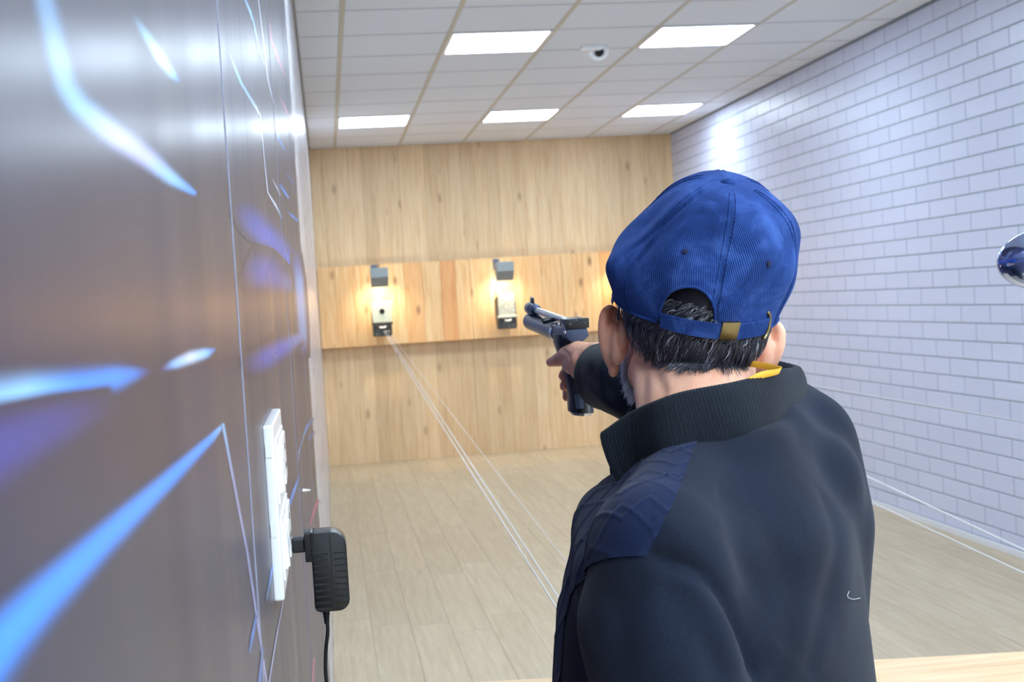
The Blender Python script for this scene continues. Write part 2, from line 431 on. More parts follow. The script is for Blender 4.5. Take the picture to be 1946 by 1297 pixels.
# printed streaks on the laminate
LB, BL_, WH, LV, RD, PU = (150, 205, 255), (70, 150, 250), (225, 232, 255), (190, 190, 240), (225, 90, 140), (90, 90, 200)
NSTR = [0]
def streak(pts, a=1.0, cols=(BL_, LB)):
    """pts: (px,py,half width px, core colour, alpha)"""
    n = len(pts); vs = []; fs = []; ck = []; NSTR[0] += 1
    K = (-1, -.8, -.6, -.4, -.2, 0, .2, .4, .6, .8, 1); AL = (0, .08, .35, .72, .95, 1, .95, .72, .35, .08, 0)
    dense = []
    for i in range(n-1):
        st = max(2, int(math.hypot(pts[i+1][0]-pts[i][0], pts[i+1][1]-pts[i][1])/12))
        for q in range(st):
            s_ = q/st; A, B = pts[i], pts[i+1]
            dense.append((A[0]+(B[0]-A[0])*s_, A[1]+(B[1]-A[1])*s_, A[2]+(B[2]-A[2])*s_, tuple(A[3][c]+(B[3][c]-A[3][c])*s_ for c in range(3)), A[4]+(B[4]-A[4])*s_))
    dense.append(pts[-1])
    for i, (x, y, w, c, al) in enumerate(dense):
        p, q = dense[max(i-1, 0)], dense[min(i+1, len(dense)-1)]
        dx, dy = q[0]-p[0], q[1]-p[1]; L = math.hypot(dx, dy) or 1; nx, ny = -dy/L, dx/L
        for k, t_ in enumerate(K):
            pt = PX(x+nx*w*t_, y+ny*w*t_, XL+.00004+.00001*NSTR[0]); vs.append(pt)
            cc = srgb(*c); ck.append((cc[0], cc[1], cc[2], al*AL[k]*a))
    K7 = len(K)
    for i in range(len(dense)-1):
        for k in range(K7-1): fs.append((i*K7+k, i*K7+k+1, (i+1)*K7+k+1, (i+1)*K7+k))
    me = bpy.data.meshes.new('printed_streak'); me.from_pydata([tuple(v) for v in vs], [], fs)
    at = me.attributes.new('ink', 'FLOAT_COLOR', 'POINT')
    at.data.foreach_set('color', [c for q in ck for c in q])
    if sum(p_.normal.x for p_ in me.polygons) < 0: me.flip_normals()
    link('printed_streak', me, M['ink'], wl)
streak([(70,-70,24,LB,.5),(85,0,30,LB,.4),(106,90,30,LB,.5),(126,165,30,LB,.6),(150,200,32,LB,.75),(225,262,34,LV,.9),(280,300,28,LV,1),(330,342,19,LB,1),(372,369,7,BL_,.9)])
streak([(252,26,6,LB,.0),(280,70,12,LB,.7),(305,110,14,WH,.9),(328,142,12,LB,.9),(340,156,4,BL_,.4)])
streak([(-90,830,100,LB,1),(0,778,84,LB,1),(60,755,66,LB,1),(150,735,48,BL_,.95),(225,717,34,BL_,.9),(258,710,20,BL_,.6),(290,703,8,PU,0)])
streak([(-90,900,110,PU,.35),(0,850,90,PU,.35),(120,800,60,PU,.25),(220,760,30,PU,0)])
streak([(305,704,5,PU,.1),(330,693,14,LB,.8),(362,680,18,WH,.95),(392,671,15,LB,1),(410,664,5,BL_,.3)])
streak([(-90,1345,84,BL_,1),(0,1225,72,BL_,1),(80,1140,58,BL_,1),(200,1024,40,BL_,1),(320,912,24,BL_,1),(400,835,12,BL_,1),(426,806,4,LB,1)])
streak([(424,808,4,LB,.9),(446,925,3.5,LV,.6),(470,1050,3.2,LV,.6),(487,1165,3,LV,.7),(507,1300,3,LV,.6)])
streak([(462,-10,3,LB,.9),(476,23,4,LB,1),(482,44,3,LB,.9),(492,90,3,LB,.8),(503,124,2,LB,.4)])
streak([(434,96,2,LB,.1),(445,125,4,LB,.8),(458,157,4,LB,.9),(474,184,4,LB,1),(490,210,4,WH,1),(495,222,2,WH,.9),(502,300,1.5,WH,.8),(509,366,1.8,WH,.9),(523,389,3.4,WH,1),(536,415,2,LB,.5)])
streak([(490,-10,2,WH,.8),(504,104,2,WH,.9),(509,150,2,WH,.9),(520,196,2,WH,.5)])
streak([(511,30,2,RD,.1),(516,76,3,RD,.9),(528,111,4,RD,.9),(545,152,2,RD,.2)])
streak([(534,188,2,RD,.6),(541,203,3,RD,.7),(551,226,2,RD,.5)])
streak([(525,250,2,LB,.8),(532,268,3,BL_,.9),(541,286,2,BL_,.7)])
streak([(517,340,2,LV,.3),(526,356,2.5,WH,.8),(533,372,2,WH,.5)])
streak([(532,350,2.5,BL_,.8),(540,364,4,BL_,1),(549,377,3,BL_,.9)])
streak([(549,404,2.5,BL_,.9),(557,412,4,BL_,1),(566,420,3,BL_,.9)])
streak([(544,331,2,BL_,.5),(559,350,2,BL_,.5)])
NB = (80, 110, 235); N2 = (130, 180, 245)
streak([(452,385,24,NB,0),(480,420,34,NB,.45),(506,448,34,NB,.7),(533,475,30,NB,.65),(550,495,22,NB,.8),(562,520,16,N2,.9)])
streak([(465,500,44,NB,0),(500,515,48,NB,.5),(530,530,36,NB,.35),(560,545,18,N2,.4)])
streak([(562,480,12,NB,.2),(568,530,14,N2,.9),(573,590,14,N2,.9),(576,640,13,N2,.7),(578,680,12,PU,0)])
streak([(465,705,26,PU,0),(505,682,30,NB,.5),(540,660,26,NB,.6),(572,640,14,N2,.6)])
streak([(596,795,2.5,BL_,.5),(583,812,3,BL_,.9),(576,832,2,LB,.5)])
streak([(597,820,2.5,BL_,.6),(586,838,3,BL_,.5)])
streak([(577,830,1.6,LB,.4),(568,860,2,LB,.7),(566,880,1.6,LB,.2)])
streak([(569,905,2,BL_,.6),(560,930,4,BL_,1),(549,962,4,BL_,.9)])
streak([(605,950,3,RD,.8),(597,972,3.5,RD,.9),(589,1000,3,RD,.5)])
streak([(526,1040,2,BL_,.7),(516,1090,3.4,BL_,.7),(506,1142,2,LB,.2)])
streak([(541,1128,1.6,LV,.6),(525,1215,2,LV,.8),(511,1300,2,LV,.7)])
streak([(487,1170,2,BL_,.5),(481,1205,4,BL_,.7),(474,1242,3,BL_,.3)])
streak([(500,1230,3,BL_,.3),(493,1300,4,BL_,.6)])
streak([(597,1250,3,RD,.6),(594,1300,4,RD,.7)])

# ------------------------------------------------------------ range fittings on the back wall
LANE = [.494, 1.642, 2.80]
HOLDERS = []
LBL = [('grey steel lamp hood above the target card on the left lane', 'grey steel lamp hood above the empty worn target holder', 'grey steel lamp hood of the lane hidden behind the man'),
       ('dark pellet catcher behind the cream target card', 'worn pale metal target holder without a card, beside the pistol muzzle', 'pellet catcher of the lane hidden behind the man')]
def make_hood(X, i):
    zc_ = P(724, 528, 11.5).z if i == 0 else P(962, 516, 11.5).z if i == 1 else P(962, 516, 11.5).z
    y1 = YP; yf = 11.50; w = .079
    t_ = thing('target_lamp', LBL[0][i], 'lamp', (X, yf+.2, zc_), 'hooded lamps over the targets')
    poly = [(yf, zc_+.09), (yf, zc_+.004), (yf+.09, zc_-.083), (yf+.10, zc_-.083), (yf+.17, zc_+.0), (yf+.17, zc_+.09)]
    MB().prism(poly, X-w, X+w).build('hood', M['trap_grey'], t_, bevel=.003)
    MB().box((X-w+.015, yf+.12, zc_-.06), (X+w-.015, yf+.16, zc_-.03)).build('bulb', M['bulb'], t_, bevel=.008)
    MB().box((X-.045, yf+.15, zc_+.05), (X-.015, y1, zc_+.075)).box((X-.06, y1-.006, zc_+.03), (X, y1, zc_+.13)).build('bracket', M['blue_bracket'], t_)
    ld = bpy.data.lights.new('target_lamp_light', 'SPOT'); ld.energy = LAMP*6; ld.color = (1, .9, .74); ld.spot_size = 2.5; ld.spot_blend = .9; ld.shadow_soft_size = .03
    lo = bpy.data.objects.new('lamp_glow', ld); C.objects.link(lo); lo.location = (X, yf+.19, zc_-.05)
    d = Vector((0, .30, -.55)); lo.rotation_euler = d.to_track_quat('-Z', 'Y').to_euler()
    lo.parent = t_; lo.matrix_parent_inverse = Matrix.Translation(-t_.location)
    # a little light falls forward on the card
    ld2 = bpy.data.lights.new('target_lamp_face', 'SPOT'); ld2.energy = LAMP*13; ld2.color = (1, .86, .6); ld2.spot_size = 1.3; ld2.spot_blend = .7; ld2.shadow_soft_size = .03
    lo2 = bpy.data.objects.new('lamp_face_glow', ld2); C.objects.link(lo2); lo2.location = (X, yf-.03, zc_-.06)
    lo2.rotation_euler = Vector((0, .06, -.4)).to_track_quat('-Z', 'Y').to_euler()
    lo2.parent = t_; lo2.matrix_parent_inverse = Matrix.Translation(-t_.location)
def make_trap(X, i):
    yf = 11.52
    if i == 0: zt_, zm, zb2 = P(724, 573, yf).z, P(724, 613, yf).z, P(724, 640, yf).z
    else: zt_, zm, zb2 = P(960, 557, yf).z, P(960, 600, yf).z, P(960, 626, yf).z
    t_ = thing('pellet_trap', LBL[1][i], 'target holder', (X, YP-.1, zb2), 'pellet traps of the lanes')
    m1 = M['dark_metal']; w = .085
    MB().prism([(yf+.05, zt_-.02), (yf+.03, zm), (yf+.06, zb2+.01), (YP-.2, zb2), (YP-.12, zm), (YP-.12, zt_-.06)], X-w, X-w+.006).build('side_plate', m1, t_)
    MB().prism([(yf+.05, zt_-.02), (yf+.03, zm), (yf+.06, zb2+.01), (YP-.2, zb2), (YP-.12, zm), (YP-.12, zt_-.06)], X+w-.006, X+w).build('side_plate', m1, t_)
    MB().box((X-w+.006, yf+.07, zb2), (X+w-.006, yf+.078, zm)).box((X-w+.006, yf+.07, zb2), (X+w-.006, YP-.2, zb2+.006)).build('tray', m1, t_)
    MB().box((X-w+.006, YP-.15, zb2+.02), (X+w-.006, YP-.14, zt_-.05)).build('back_plate', m1, t_)
    MB().box((X-.03, YP-.14, zm-.03), (X+.03, YP, zm+.02)).build('bracket', m1, t_)
    MB().box((X-w-.01, yf+.03, zm-.022), (X+w+.012, yf+.06, zm-.002)).build('card_rail', M['worn_metal'] if i else m1, t_, bevel=.004)
    if i: MB().add([(X-.078, yf+.02, zt_), (X+.074, yf+.02, zt_+.004), (X+.08, yf+.05, zm-.004), (X-.085, yf+.05, zm-.004), (X-.078, yf+.026, zt_), (X+.074, yf+.026, zt_+.004), (X+.08, yf+.056, zm-.004), (X-.085, yf+.056, zm-.004)],
                  [(0,1,2,3),(7,6,5,4),(0,4,5,1),(1,5,6,2),(2,6,7,3),(3,7,4,0)]).build('face_plate', M['worn_metal'], t_)
    # broken cord clamp
    MB().tube([(X-.03, yf+.02, zm-.045), (X, yf+.01, zm-.05), (X+.03, yf+.02, zm-.042)], .007, 8).build('cord_clamp', M['string'], t_, True)
    HOLDERS.append((X, yf, zt_, zm, zb2))
for i, X in enumerate(LANE): make_hood(X, i); make_trap(X, i)
X, yf, zt_, zm, zb2 = HOLDERS[0]
tc = thing('target_card', 'cream square target card with a black bullseye', 'target', (X, yf, zm))
wt, wbm = .098, .082
MB().add([(X-wt, yf-.015, zt_+.002), (X+wt, yf-.015, zt_+.004), (X+wbm, yf+.012, zm), (X-wbm, yf+.012, zm), (X-wt, yf-.013, zt_+.002), (X+wt, yf-.013, zt_+.004), (X+wbm, yf+.014, zm), (X-wbm, yf+.014, zm)],
         [(0,1,2,3),(7,6,5,4),(0,4,5,1),(1,5,6,2),(2,6,7,3),(3,7,4,0)]).build('card', M['card'], tc)
bc = P(726, 592, yf-.003); q = []
for j in range(28): q.append(Vector((bc.x+.0245*math.cos(j*2*PI/28), yf-.0052 - .0245*math.sin(j*2*PI/28)*.14, bc.z+.0245*math.sin(j*2*PI/28))))
MB().add(q + [v+Vector((0, .004, 0)) for v in q], [tuple(range(28)), tuple(range(28, 56))[::-1]] + [(j, (j+1) % 28, (j+1) % 28+28, j+28) for j in range(28)]).build('bullseye', M['bull'], tc)

# carrier cords
def cord(pts, r, label):
    a = [Vector(p) for p in pts]; o = MB().tube(a, r, 6).build('carrier_cord', M['string'], None, True)
    tag(o, label, 'cord', 'target carrier cords')
def sag(a, b, s=.02, n=14): return [a.lerp(b, k/n)+Vector((0, 0, -s*4*(k/n)*(1-k/n))) for k in range(n+1)]
BZ = P(1000, 1290, 2.3).z - .018
cord(sag(P(730, 630, 11.5), P(1135, 1278, 2.32), .01), .0020, 'left of the pair of white cords running to the carded target')
cord(sag(P(733, 628, 11.5), P(1150, 1272, 2.32), .01), .0020, 'right of the pair of white cords running to the carded target')
cord(sag(P(738, 628, 11.5), P(1250, 1290, 2.32), .01), .0011, 'thin faint single cord to the right of the white pair')
cord(sag(P(1205, 690, 11.5), P(1946, 1046, 2.9), .012), .0022, 'thick white cord crossing low in front of the brick wall')
cord(sag(P(1202, 735, 11.5), P(1946, 1090, 2.7), .012), .0017, 'white cord lowest at right, passing over the floor edge')
cord(sag(P(1200, 667, 11.5), P(1946, 802, 3.3), .01), .0010, 'faint thin cord high across the brick wall behind the shoulder')

# firing bench
be = thing('firing_bench', 'pale wooden firing bench top in front of the man', 'bench', (1.6, 2.0, 0))
e0, e1 = PZ(1000, 1291, BZ), PZ(1946, 1238, BZ); sl = (e1.y-e0.y)/(e1.x-e0.x); ye = lambda x: e0.y+sl*(x-e0.x)
pts4 = [(.14, 1.78), (3.36, 1.78), (3.36, ye(3.36)), (.14, ye(.14))]
MB().add([(x, y, BZ-.034) for x, y in pts4]+[(x, y, BZ) for x, y in pts4], [(3,2,1,0),(4,5,6,7)]+[(q, (q+1) % 4, (q+1) % 4+4, q+4) for q in range(4)]).build('bench_top', M['bench'], be, bevel=.003)
for X in (.2, 1.72, 3.26): 
    for Y in (1.82, 2.22): MB().box((X, Y, 0), (X+.05, Y+.05, BZ-.034)).build('leg', M['bench'], be, bevel=.002)
MB().box((.2, 1.83, BZ-.1), (3.3, 1.85, BZ-.034)).box((.2, 2.24, BZ-.1), (3.3, 2.26, BZ-.034)).build('apron', M['bench'], be)

# ceiling camera
c0 = PZ(1133, 88, H)
ccam = thing('security_camera', 'small white turret security camera on the ceiling between two lights', 'security camera', c0)
mb = MB()
def lathe(mb, c, ax, prof, n=28):
    ax = Vector(ax).normalized(); a = Vector((0, 0, 1)) if abs(ax.z) < .9 else Vector((1, 0, 0)); x = ax.cross(a).normalized(); y = ax.cross(x); c = Vector(c)
    vs = [c+ax*h+(x*math.cos(2*PI*k/n)+y*math.sin(2*PI*k/n))*r for h, r in prof for k in range(n)]
    fs = [(i*n+k, i*n+(k+1) % n, (i+1)*n+(k+1) % n, (i+1)*n+k) for i in range(len(prof)-1) for k in range(n)]
    fs += [tuple(range(n))[::-1], tuple((len(prof)-1)*n+k for k in range(n))]
    return mb.add(vs, fs)
lathe(MB(), c0+Vector((-.03, -.01, 0)), (0, 0, -1), [(-.004, .070), (.014, .070), (.03, .060), (.034, .045)]).build('base', M['white_plastic'], ccam, 'auto')
lathe(MB(), c0+Vector((.01, .02, -.010)), (.05, -.8, -.6), [(0, .04), (.01, .056), (.03, .062), (.052, .056), (.055, .040), (.050, .030)]).build('turret', M['white_plastic'], ccam, 'auto')
lathe(MB(), c0+Vector((.01, .02, -.010)), (.05, -.8, -.6), [(.03, .026), (.054, .029), (.060, .022), (.062, .01)]).build('lens', M['lens_black'], ccam, 'auto')

# ------------------------------------------------------------ switch plate and adapter on the left wall
YS0, YS1 = 1.225, 1.435; ZS1 = PX(498, 812, XL).z; ZS0 = PX(528, 1133, XL+.002).z
pl = thing('switch_plate', 'large white two-row switch and socket plate on the glossy graphic wall', 'switch plate', (XL, (YS0+YS1)/2, ZS0))
XP = XL+.0095
MB().box((XL-.001, YS0, ZS0), (XP, YS1, ZS1)).build('faceplate', M['white_plastic'], pl, bevel=.0035, seg=3)
for z in (PX(507, 872, XL+.005).z, PX(518, 1030, XL+.005).z):
    MB().box((XL+.001, YS0-.0012, z-.006), (XL+.007, YS0+.004, z+.006)).build('clip_notch', M['white_plastic'], pl)
zm_ = (ZS0+ZS1)/2
for zc_, sk in ((ZS1-.048, 0), (ZS0+.046, 1)):
    MB().box((XP-.001, YS0+.022, zc_-.031), (XP+.0016, YS1-.022, zc_+.031)).build('module_frame', M['white_plastic'], pl, bevel=.0008)
    for j in range(3):
        y = YS0+.034+j*.024
        MB().prism([(y, zc_-.022), (y+.02, zc_-.022), (y+.02, zc_+.022), (y, zc_+.022)], XP+.001, XP+.004).build('switch_base', M['white_plastic'], pl)
        up = 1 if j % 2 else -1
        MB().add([(XP+.003, y+.001, zc_-.021), (XP+.003, y+.019, zc_-.021), (XP+.003, y+.019, zc_+.021), (XP+.003, y+.001, zc_+.021),
                  (XP+.0045, y+.001, zc_-.02*up), (XP+.0045, y+.019, zc_-.02*up), (XP+.0062, y+.019, zc_+.02*up), (XP+.0062, y+.001, zc_+.02*up)],
                 [(0,1,2,3),(4,5,6,7),(0,1,5,4),(2,3,7,6),(0,3,7,4),(1,2,6,5)] if up > 0 else [(0,1,2,3),(4,5,6,7),(3,2,5,4),(0,1,6,7),(0,3,4,7),(1,2,5,6)]).build('rocker', M['white_plastic'], pl, bevel=.0006)
    ys_ = YS0+.118
    MB().box((XP+.001, ys_, zc_-.026), (XP+.004, ys_+.062, zc_+.026)).build('socket', M['white_plastic'], pl, bevel=.002)
    for dy, dz in ((.031, .012), (.02, -.009), (.042, -.009)):
        lathe(MB(), (XP+.0038, ys_+dy, zc_+dz), (1, 0, 0), [(0, .0035), (.0006, .0035)], 12).build('socket_hole', M['socket_hole'], pl)
# adapter
YA = 1.385
A = lambda px, py: P(px, py, YA)
ad = thing('power_adapter', 'black ribbed plug-in power adapter hanging from the white socket plate', 'power adapter', A(625, 1080))
bx0, bx1 = A(594, 1080).x, A(661, 1080).x; bz0, bz1 = A(627, 1157).z, A(627, 1006).z; hy = .0165
# body: rounded profile in xz
def rounded(x0, x1, z0, z1, r, n=6):
    pts = []
    for cx, cz, a0, rr in ((x1-r[0], z1-r[0], 0, r[0]), (x0+r[1], z1-r[1], 1, r[1]), (x0+r[2], z0+r[2], 2, r[2]), (x1-r[3], z0+r[3], 3, r[3])):
        for q in range(n+1): a = (a0+q/n)*PI/2; pts.append((cx+rr*math.cos(a), cz+rr*math.sin(a)))
    return pts
def slab(pts, y0, y1):
    n = len(pts); return MB().add([(x, y0, z) for x, z in pts]+[(x, y1, z) for x, z in pts], [tuple(range(n)), tuple(range(n, 2*n))[::-1]]+[(q, q+n, (q+1) % n+n, (q+1) % n) for q in range(n)])
slab(rounded(bx0, bx1, bz0, bz1, (.016, .004, .007, .012)), YA-hy, YA+hy).build('body', M['black_plastic'], ad, 'auto', bevel=.0022)
xs_ = bx0+.55*(bx1-bx0)
MB().box((xs_-.0008, YA-hy-.0006, bz0+.004), (xs_+.0008, YA-hy+.001, bz1-.003)).build('seam', M['rubber'], ad)
for j in range(10):
    z = A(627, 1046+j*11.6).z; 
    MB().box((xs_+.003, YA-hy-.0012, z-.0012), (bx1-.0015-(.004 if j > 8 else 0), YA-hy+.001, z+.0012)).build('rib', M['black_plastic'], ad, bevel=.0004)
    if j: MB().box((bx0+.0015, YA-hy-.0012, z-.0012), (xs_-.0035, YA-hy+.001, z+.0012)).build('rib', M['black_plastic'], ad, bevel=.0004)
    else: MB().box((bx0+.0015, YA-hy-.0012, z-.0012), (xs_-.0035, YA-hy+.001, z+.0012)).build('rib', M['black_plastic'], ad, bevel=.0004)
MB().box((A(579, 1035).x, YA-.0125, A(585, 1066).z), (bx0+.003, YA+.0125, A(585, 1009).z)).build('plug_collar', M['black_plastic'], ad, bevel=.002)
MB().box((XP+.0042, YA-.008, A(565, 1050).z), (A(581, 1035).x, YA+.008, A(565, 1021).z)).build('plug_neck', M['black_plastic'], ad, bevel=.0025)
for dy in (-.0055, .0055): MB().tube([(XP+.004, YA+dy, A(550, 1036).z), (XP+.012, YA+dy, A(550, 1036).z)], .002, 10).build('pin', M['steel'], ad, True)
zr = bz0
mb = MB(); xr_ = A(620, 1165).x
for j in range(5): mb.tube([(xr_, YA, zr+.001-j*.0028), (xr_, YA, zr-.001-j*.0028)], .0046-.0004*j, 12)
mb.tube([(xr_, YA, zr+.002), (xr_, YA, zr-.016)], .0028, 12); mb.build('strain_relief', M['rubber'], ad, 'auto')
cb = cat_rom([(xr_, YA, zr-.012), A(623, 1200), A(619, 1245), A(621, 1300), A(640, 1420), (.01, YA+.02, .5), (0, YA+.03, .15), (.02, YA+.1, .008), (.05, YA+.3, .005), (.1, YA+.5, .005)], 10)
MB().tube(cb, .0021, 10).build('cable', M['rubber'], ad, True)
o = lathe(MB(), PX(574, 934, XL), (1, 0, 0), [(0, .0045), (.004, .0045), (.006, .003), (.016, .003)], 12).build('wall_screw', M['steel'], None, 'auto')
tag(o, 'tiny steel screw sticking out of the graphic wall above the adapter', 'screw')

# chrome lamp head at right edge
lc = P(1990, 491, 1.5)
lm = thing('lamp_head', 'shiny chrome rounded lamp head cut off by the right edge', 'lamp', lc)
sm = MB().ell(lc, (Vector((.062, -.012, .004)), Vector((.008, .034, 0)), Vector((-.002, 0, .040))), 64, 40).build('shade', M['lamp_chrome'], lm, True)
MB().tube([lc+Vector((.02, .028, 0)), lc+Vector((.03, .05, .01))], .016, 20).build('collar', M['chrome'], lm, 'auto')
s0 = lc+Vector((.03, .05, .01))
MB().tube(cat_rom([s0, s0+Vector((.04, .03, .03)), s0+Vector((.1, .06, .03)), s0+Vector((.22, .07, -.02)), s0+Vector((.3, .07, -.3)), (s0.x+.3, s0.y+.3, BZ+.02)], 8), .009, 12).build('gooseneck', M['black_plastic'], lm, True)
lathe(MB(), (s0.x+.3, s0.y+.3, BZ+.001), (0, 0, 1), [(0, .06), (.012, .06), (.02, .05), (.02, .012), (.04, .012)]).build('base', M['black_plastic'], lm, 'auto')

# ------------------------------------------------------------ the man
m = M['skin'] = mat('skin', srgb(220, 168, 146), .5, Subsurface_Weight=.12, Subsurface_Scale=.012); t = NT(m)
m.node_tree.nodes['Principled BSDF'].inputs['Subsurface Radius'].default_value = (1, .35, .2)
t.col(t.ramp(t.noise(t.coord((1, 1, .6)), 22, 4, .6), [(.3, srgb(226, 150, 120)), (.5, srgb(240, 178, 146)), (.72, srgb(246, 194, 164))]))
t.bump(t.noise(t.coord(), 420, 3), .12, .001)
def knit(name, base, hi, sc=900, cc=.5):
    m = mat(name, rough=.9, Sheen_Weight=.07, Sheen_Roughness=.5); t = NT(m)
    m.node_tree.nodes['Principled BSDF'].inputs['Specular IOR Level'].default_value = .2
    n1 = t.noise(t.coord((1, 1, 1)), 9, 5, .6); n2 = t.noise(t.coord((1, 1, 1)), sc, 2, .5)
    c = t.ramp(n1, [(.3, base), (.75, hi)]); c = t.mix(.35, c, t.ramp(n2, [(.35, (0, 0, 0, 1)), (.7, hi)])); t.col(c)
    t.bump(n2, .35, .0012); return m
M['jacket'] = knit('black_knit', srgb(14, 20, 32), srgb(26, 36, 54))
M['ribknit'] = knit('black_rib_knit', srgb(17, 22, 29), srgb(31, 39, 49))
M['navy'] = knit('navy_quilting', srgb(16, 26, 54), srgb(25, 39, 74))
M['trousers'] = mat('dark_trousers', srgb(30, 32, 40), .9)
M['shoe'] = mat('black_shoe', srgb(20, 20, 22), .45)
# corduroy-like cap cloth
m = M['capcloth'] = mat('blue_corduroy', rough=.85, Sheen_Weight=.3, Sheen_Roughness=.4); t = NT(m)
m.node_tree.nodes['Principled BSDF'].inputs['Sheen Tint'].default_value = srgb(110, 150, 240)
m.node_tree.nodes['Principled BSDF'].inputs['Specular IOR Level'].default_value = .15
uv = t.n('ShaderNodeAttribute', attribute_name='cord')
wv = t.n('ShaderNodeMath', operation='SINE'); mu = t.n('ShaderNodeMath', operation='MULTIPLY'); t.l(uv.outputs['Fac'], mu.inputs[0]); mu.inputs[1].default_value = 2*PI/.0022; t.l(mu.outputs[0], wv.inputs[0])
n1 = t.noise(t.coord(), 26, 5, .65, .6)
c = t.ramp(n1, [(.32, srgb(22, 46, 94)), (.5, srgb(34, 62, 122)), (.68, srgb(64, 96, 164))])
c = t.mix(.22, c, t.ramp(wv.outputs[0], [(0, srgb(20, 40, 92)), (.7, srgb(60, 96, 174))])); t.col(c)
t.bump(wv.outputs[0], .5, .0005)
m = M['hair'] = mat('salt_and_pepper_hair', rough=.42); t = NT(m)
a = t.n('ShaderNodeAttribute', attribute_name='shade'); t.col(t.ramp(a.outputs['Fac'], [(0, srgb(22, 22, 29)), (.45, srgb(58, 56, 66)), (.75, srgb(112, 110, 120)), (1, srgb(186, 188, 196))]))
m = M['beard'] = mat('grey_beard', rough=.5); t = NT(m)
a = t.n('ShaderNodeAttribute', attribute_name='shade'); t.col(t.ramp(a.outputs['Fac'], [(0, srgb(150, 154, 164)), (1, srgb(226, 230, 238))]))
M['yellow'] = mat('yellow_ribbon', srgb(240, 176, 50), .6)
M['eye'] = mat('eye_white', srgb(235, 232, 228), .15); M['iris'] = mat('dark_iris', srgb(30, 20, 14), .1)

man = thing('person', 'man in blue cap and black jacket seen from behind aiming a pistol', 'person', (.36, 1.24, 0))

# head frame
hy_, hp_, hr_ = math.radians(9), math.radians(15), math.radians(9)
HF = Vector((math.sin(hy_)*math.cos(hp_), math.cos(hy_)*math.cos(hp_), math.sin(hp_)))
_R0 = Vector((math.cos(hy_), -math.sin(hy_), 0)); _U0 = _R0.cross(HF)
HU = _U0*math.cos(hr_) + _R0*math.sin(hr_); HR = _R0*math.cos(hr_) - _U0*math.sin(hr_)
HC = P(1314, 640, 1.32)
def h(r, f, u): return HC + HR*r + HF*f + HU*u
# torso frame: faces left and away
TY = math.radians(60)
TD = Vector((-math.sin(TY), math.cos(TY), 0)); TR = Vector((math.cos(TY), math.sin(TY), 0))   # facing, his right
TC = Vector((.358, 1.225, 0))
def tt(r, d, z): return TC + TR*r + TD*d + Vector((0, 0, z))
NECK = tt(0, .008, 1.33)
SHL, SHR = tt(-.185, -.005, 1.262), tt(.200, -.045, 1.306)
ELL, WRL = tt(-.235, -.03, 1.0), tt(-.215, .06, .79)
WR_ = P(1158, 690, 1.80); ELR = SHR.lerp(WR_, .52) + Vector((.015, 0, -.035))
b = MB()
# skull, face, neck
b.ell(h(0, -.006, .046), (HR*.075, HF*.097, HU*.098), 40, 26)
b.ell(h(0, .03, -.02), (HR*.066, HF*.066, HU*.075), 32, 20)
b.ell(h(0, .042, -.058), (HR*.056, HF*.056, HU*.042), 28, 18)
b.capsule(h(-.046, .0, -.045), h(-.028, .07, -.082), .018, .020); b.capsule(h(.052, .0, -.035), h(.03, .07, -.075), .019, .020)
b.capsule(h(-.02, .082, -.08), h(.02, .082, -.08), .017, .017)
b.capsule(h(0, .088, .018), h(0, .112, -.016), .008, .013); b.capsule(h(-.012, .1, -.02), h(.012, .1, -.02), .009, .009)
b.capsule(h(-.03, .088, .026), h(.03, .088, .026), .010, .010)
b.capsule(h(-.018, .094, -.045), h(.018, .094, -.045), .007, .007); b.capsule(h(-.014, .093, -.056), h(.014, .093, -.056), .0075, .0075)
b.capsule(h(-.045, .07, -.01), h(-.055, .045, -.015), .018, .02); b.capsule(h(.045, .07, -.01), h(.055, .045, -.015), .018, .02)
b.capsule(h(0.004, -.018, -.03), NECK+Vector((.006, 0, 0)), .058, .060)
b.capsule(h(.02, -.02, -.03), NECK+Vector((.01, .0, .0)), .050, .056)
b.capsule(h(-.046, -.016, -.03), tt(-.03, .03, 1.33), .018, .02)
# torso under the jacket
b.ell(tt(0, 0, 1.10), (TR*.155, TD*.10, Vector((0, 0, .2))), 32, 20)
b.ell(tt(0, .01, .98), (TR*.15, TD*.11, Vector((0, 0, .16))), 32, 20)
b.ell(tt(0, 0, .84), (TR*.16, TD*.11, Vector((0, 0, .14))), 32, 20)
b.capsule(NECK-Vector((0, 0, .04)), SHL-Vector((0, 0, .02)), .04, .03); b.capsule(NECK-Vector((0, 0, .04)), SHR-Vector((0, 0, .02)), .04, .035)
b.capsule(SHL-Vector((0, 0, .02)), ELL, .035, .033); b.capsule(ELL, WRL, .036, .024)
b.capsule(SHR-Vector((0, 0, .01)), ELR, .038, .034); b.capsule(ELR, WR_, .036, .027)
# legs
HPL, HPR = tt(-.09, 0, .82), tt(.09, 0, .82)
KNL, KNR = tt(-.14, .02, .46), tt(.14, .02, .46)
ANL, ANR = tt(-.17, -.01, .09), tt(.17, -.01, .09)
for a_, k_, n_ in ((HPL, KNL, ANL), (HPR, KNR, ANR)):
    b.capsule(a_, k_, .078, .052); b.capsule(k_, n_, .05, .034); b.capsule(n_, n_+TD*.13+Vector((0, 0, -.05)), .032, .028)
# left hand hanging
pw = WRL+Vector((0, 0, -.05)); b.capsule(WRL, pw, .024, .03)
for j in range(4): b.capsule(pw+TD*(.024-.016*j), pw+TD*(.03-.016*j)+Vector((0, 0, -.06))+TR*.012, .010, .008)
b.capsule(pw+TD*.025+Vector((0, 0, .02)), pw+TD*.045+Vector((0, 0, -.035)), .011, .009)
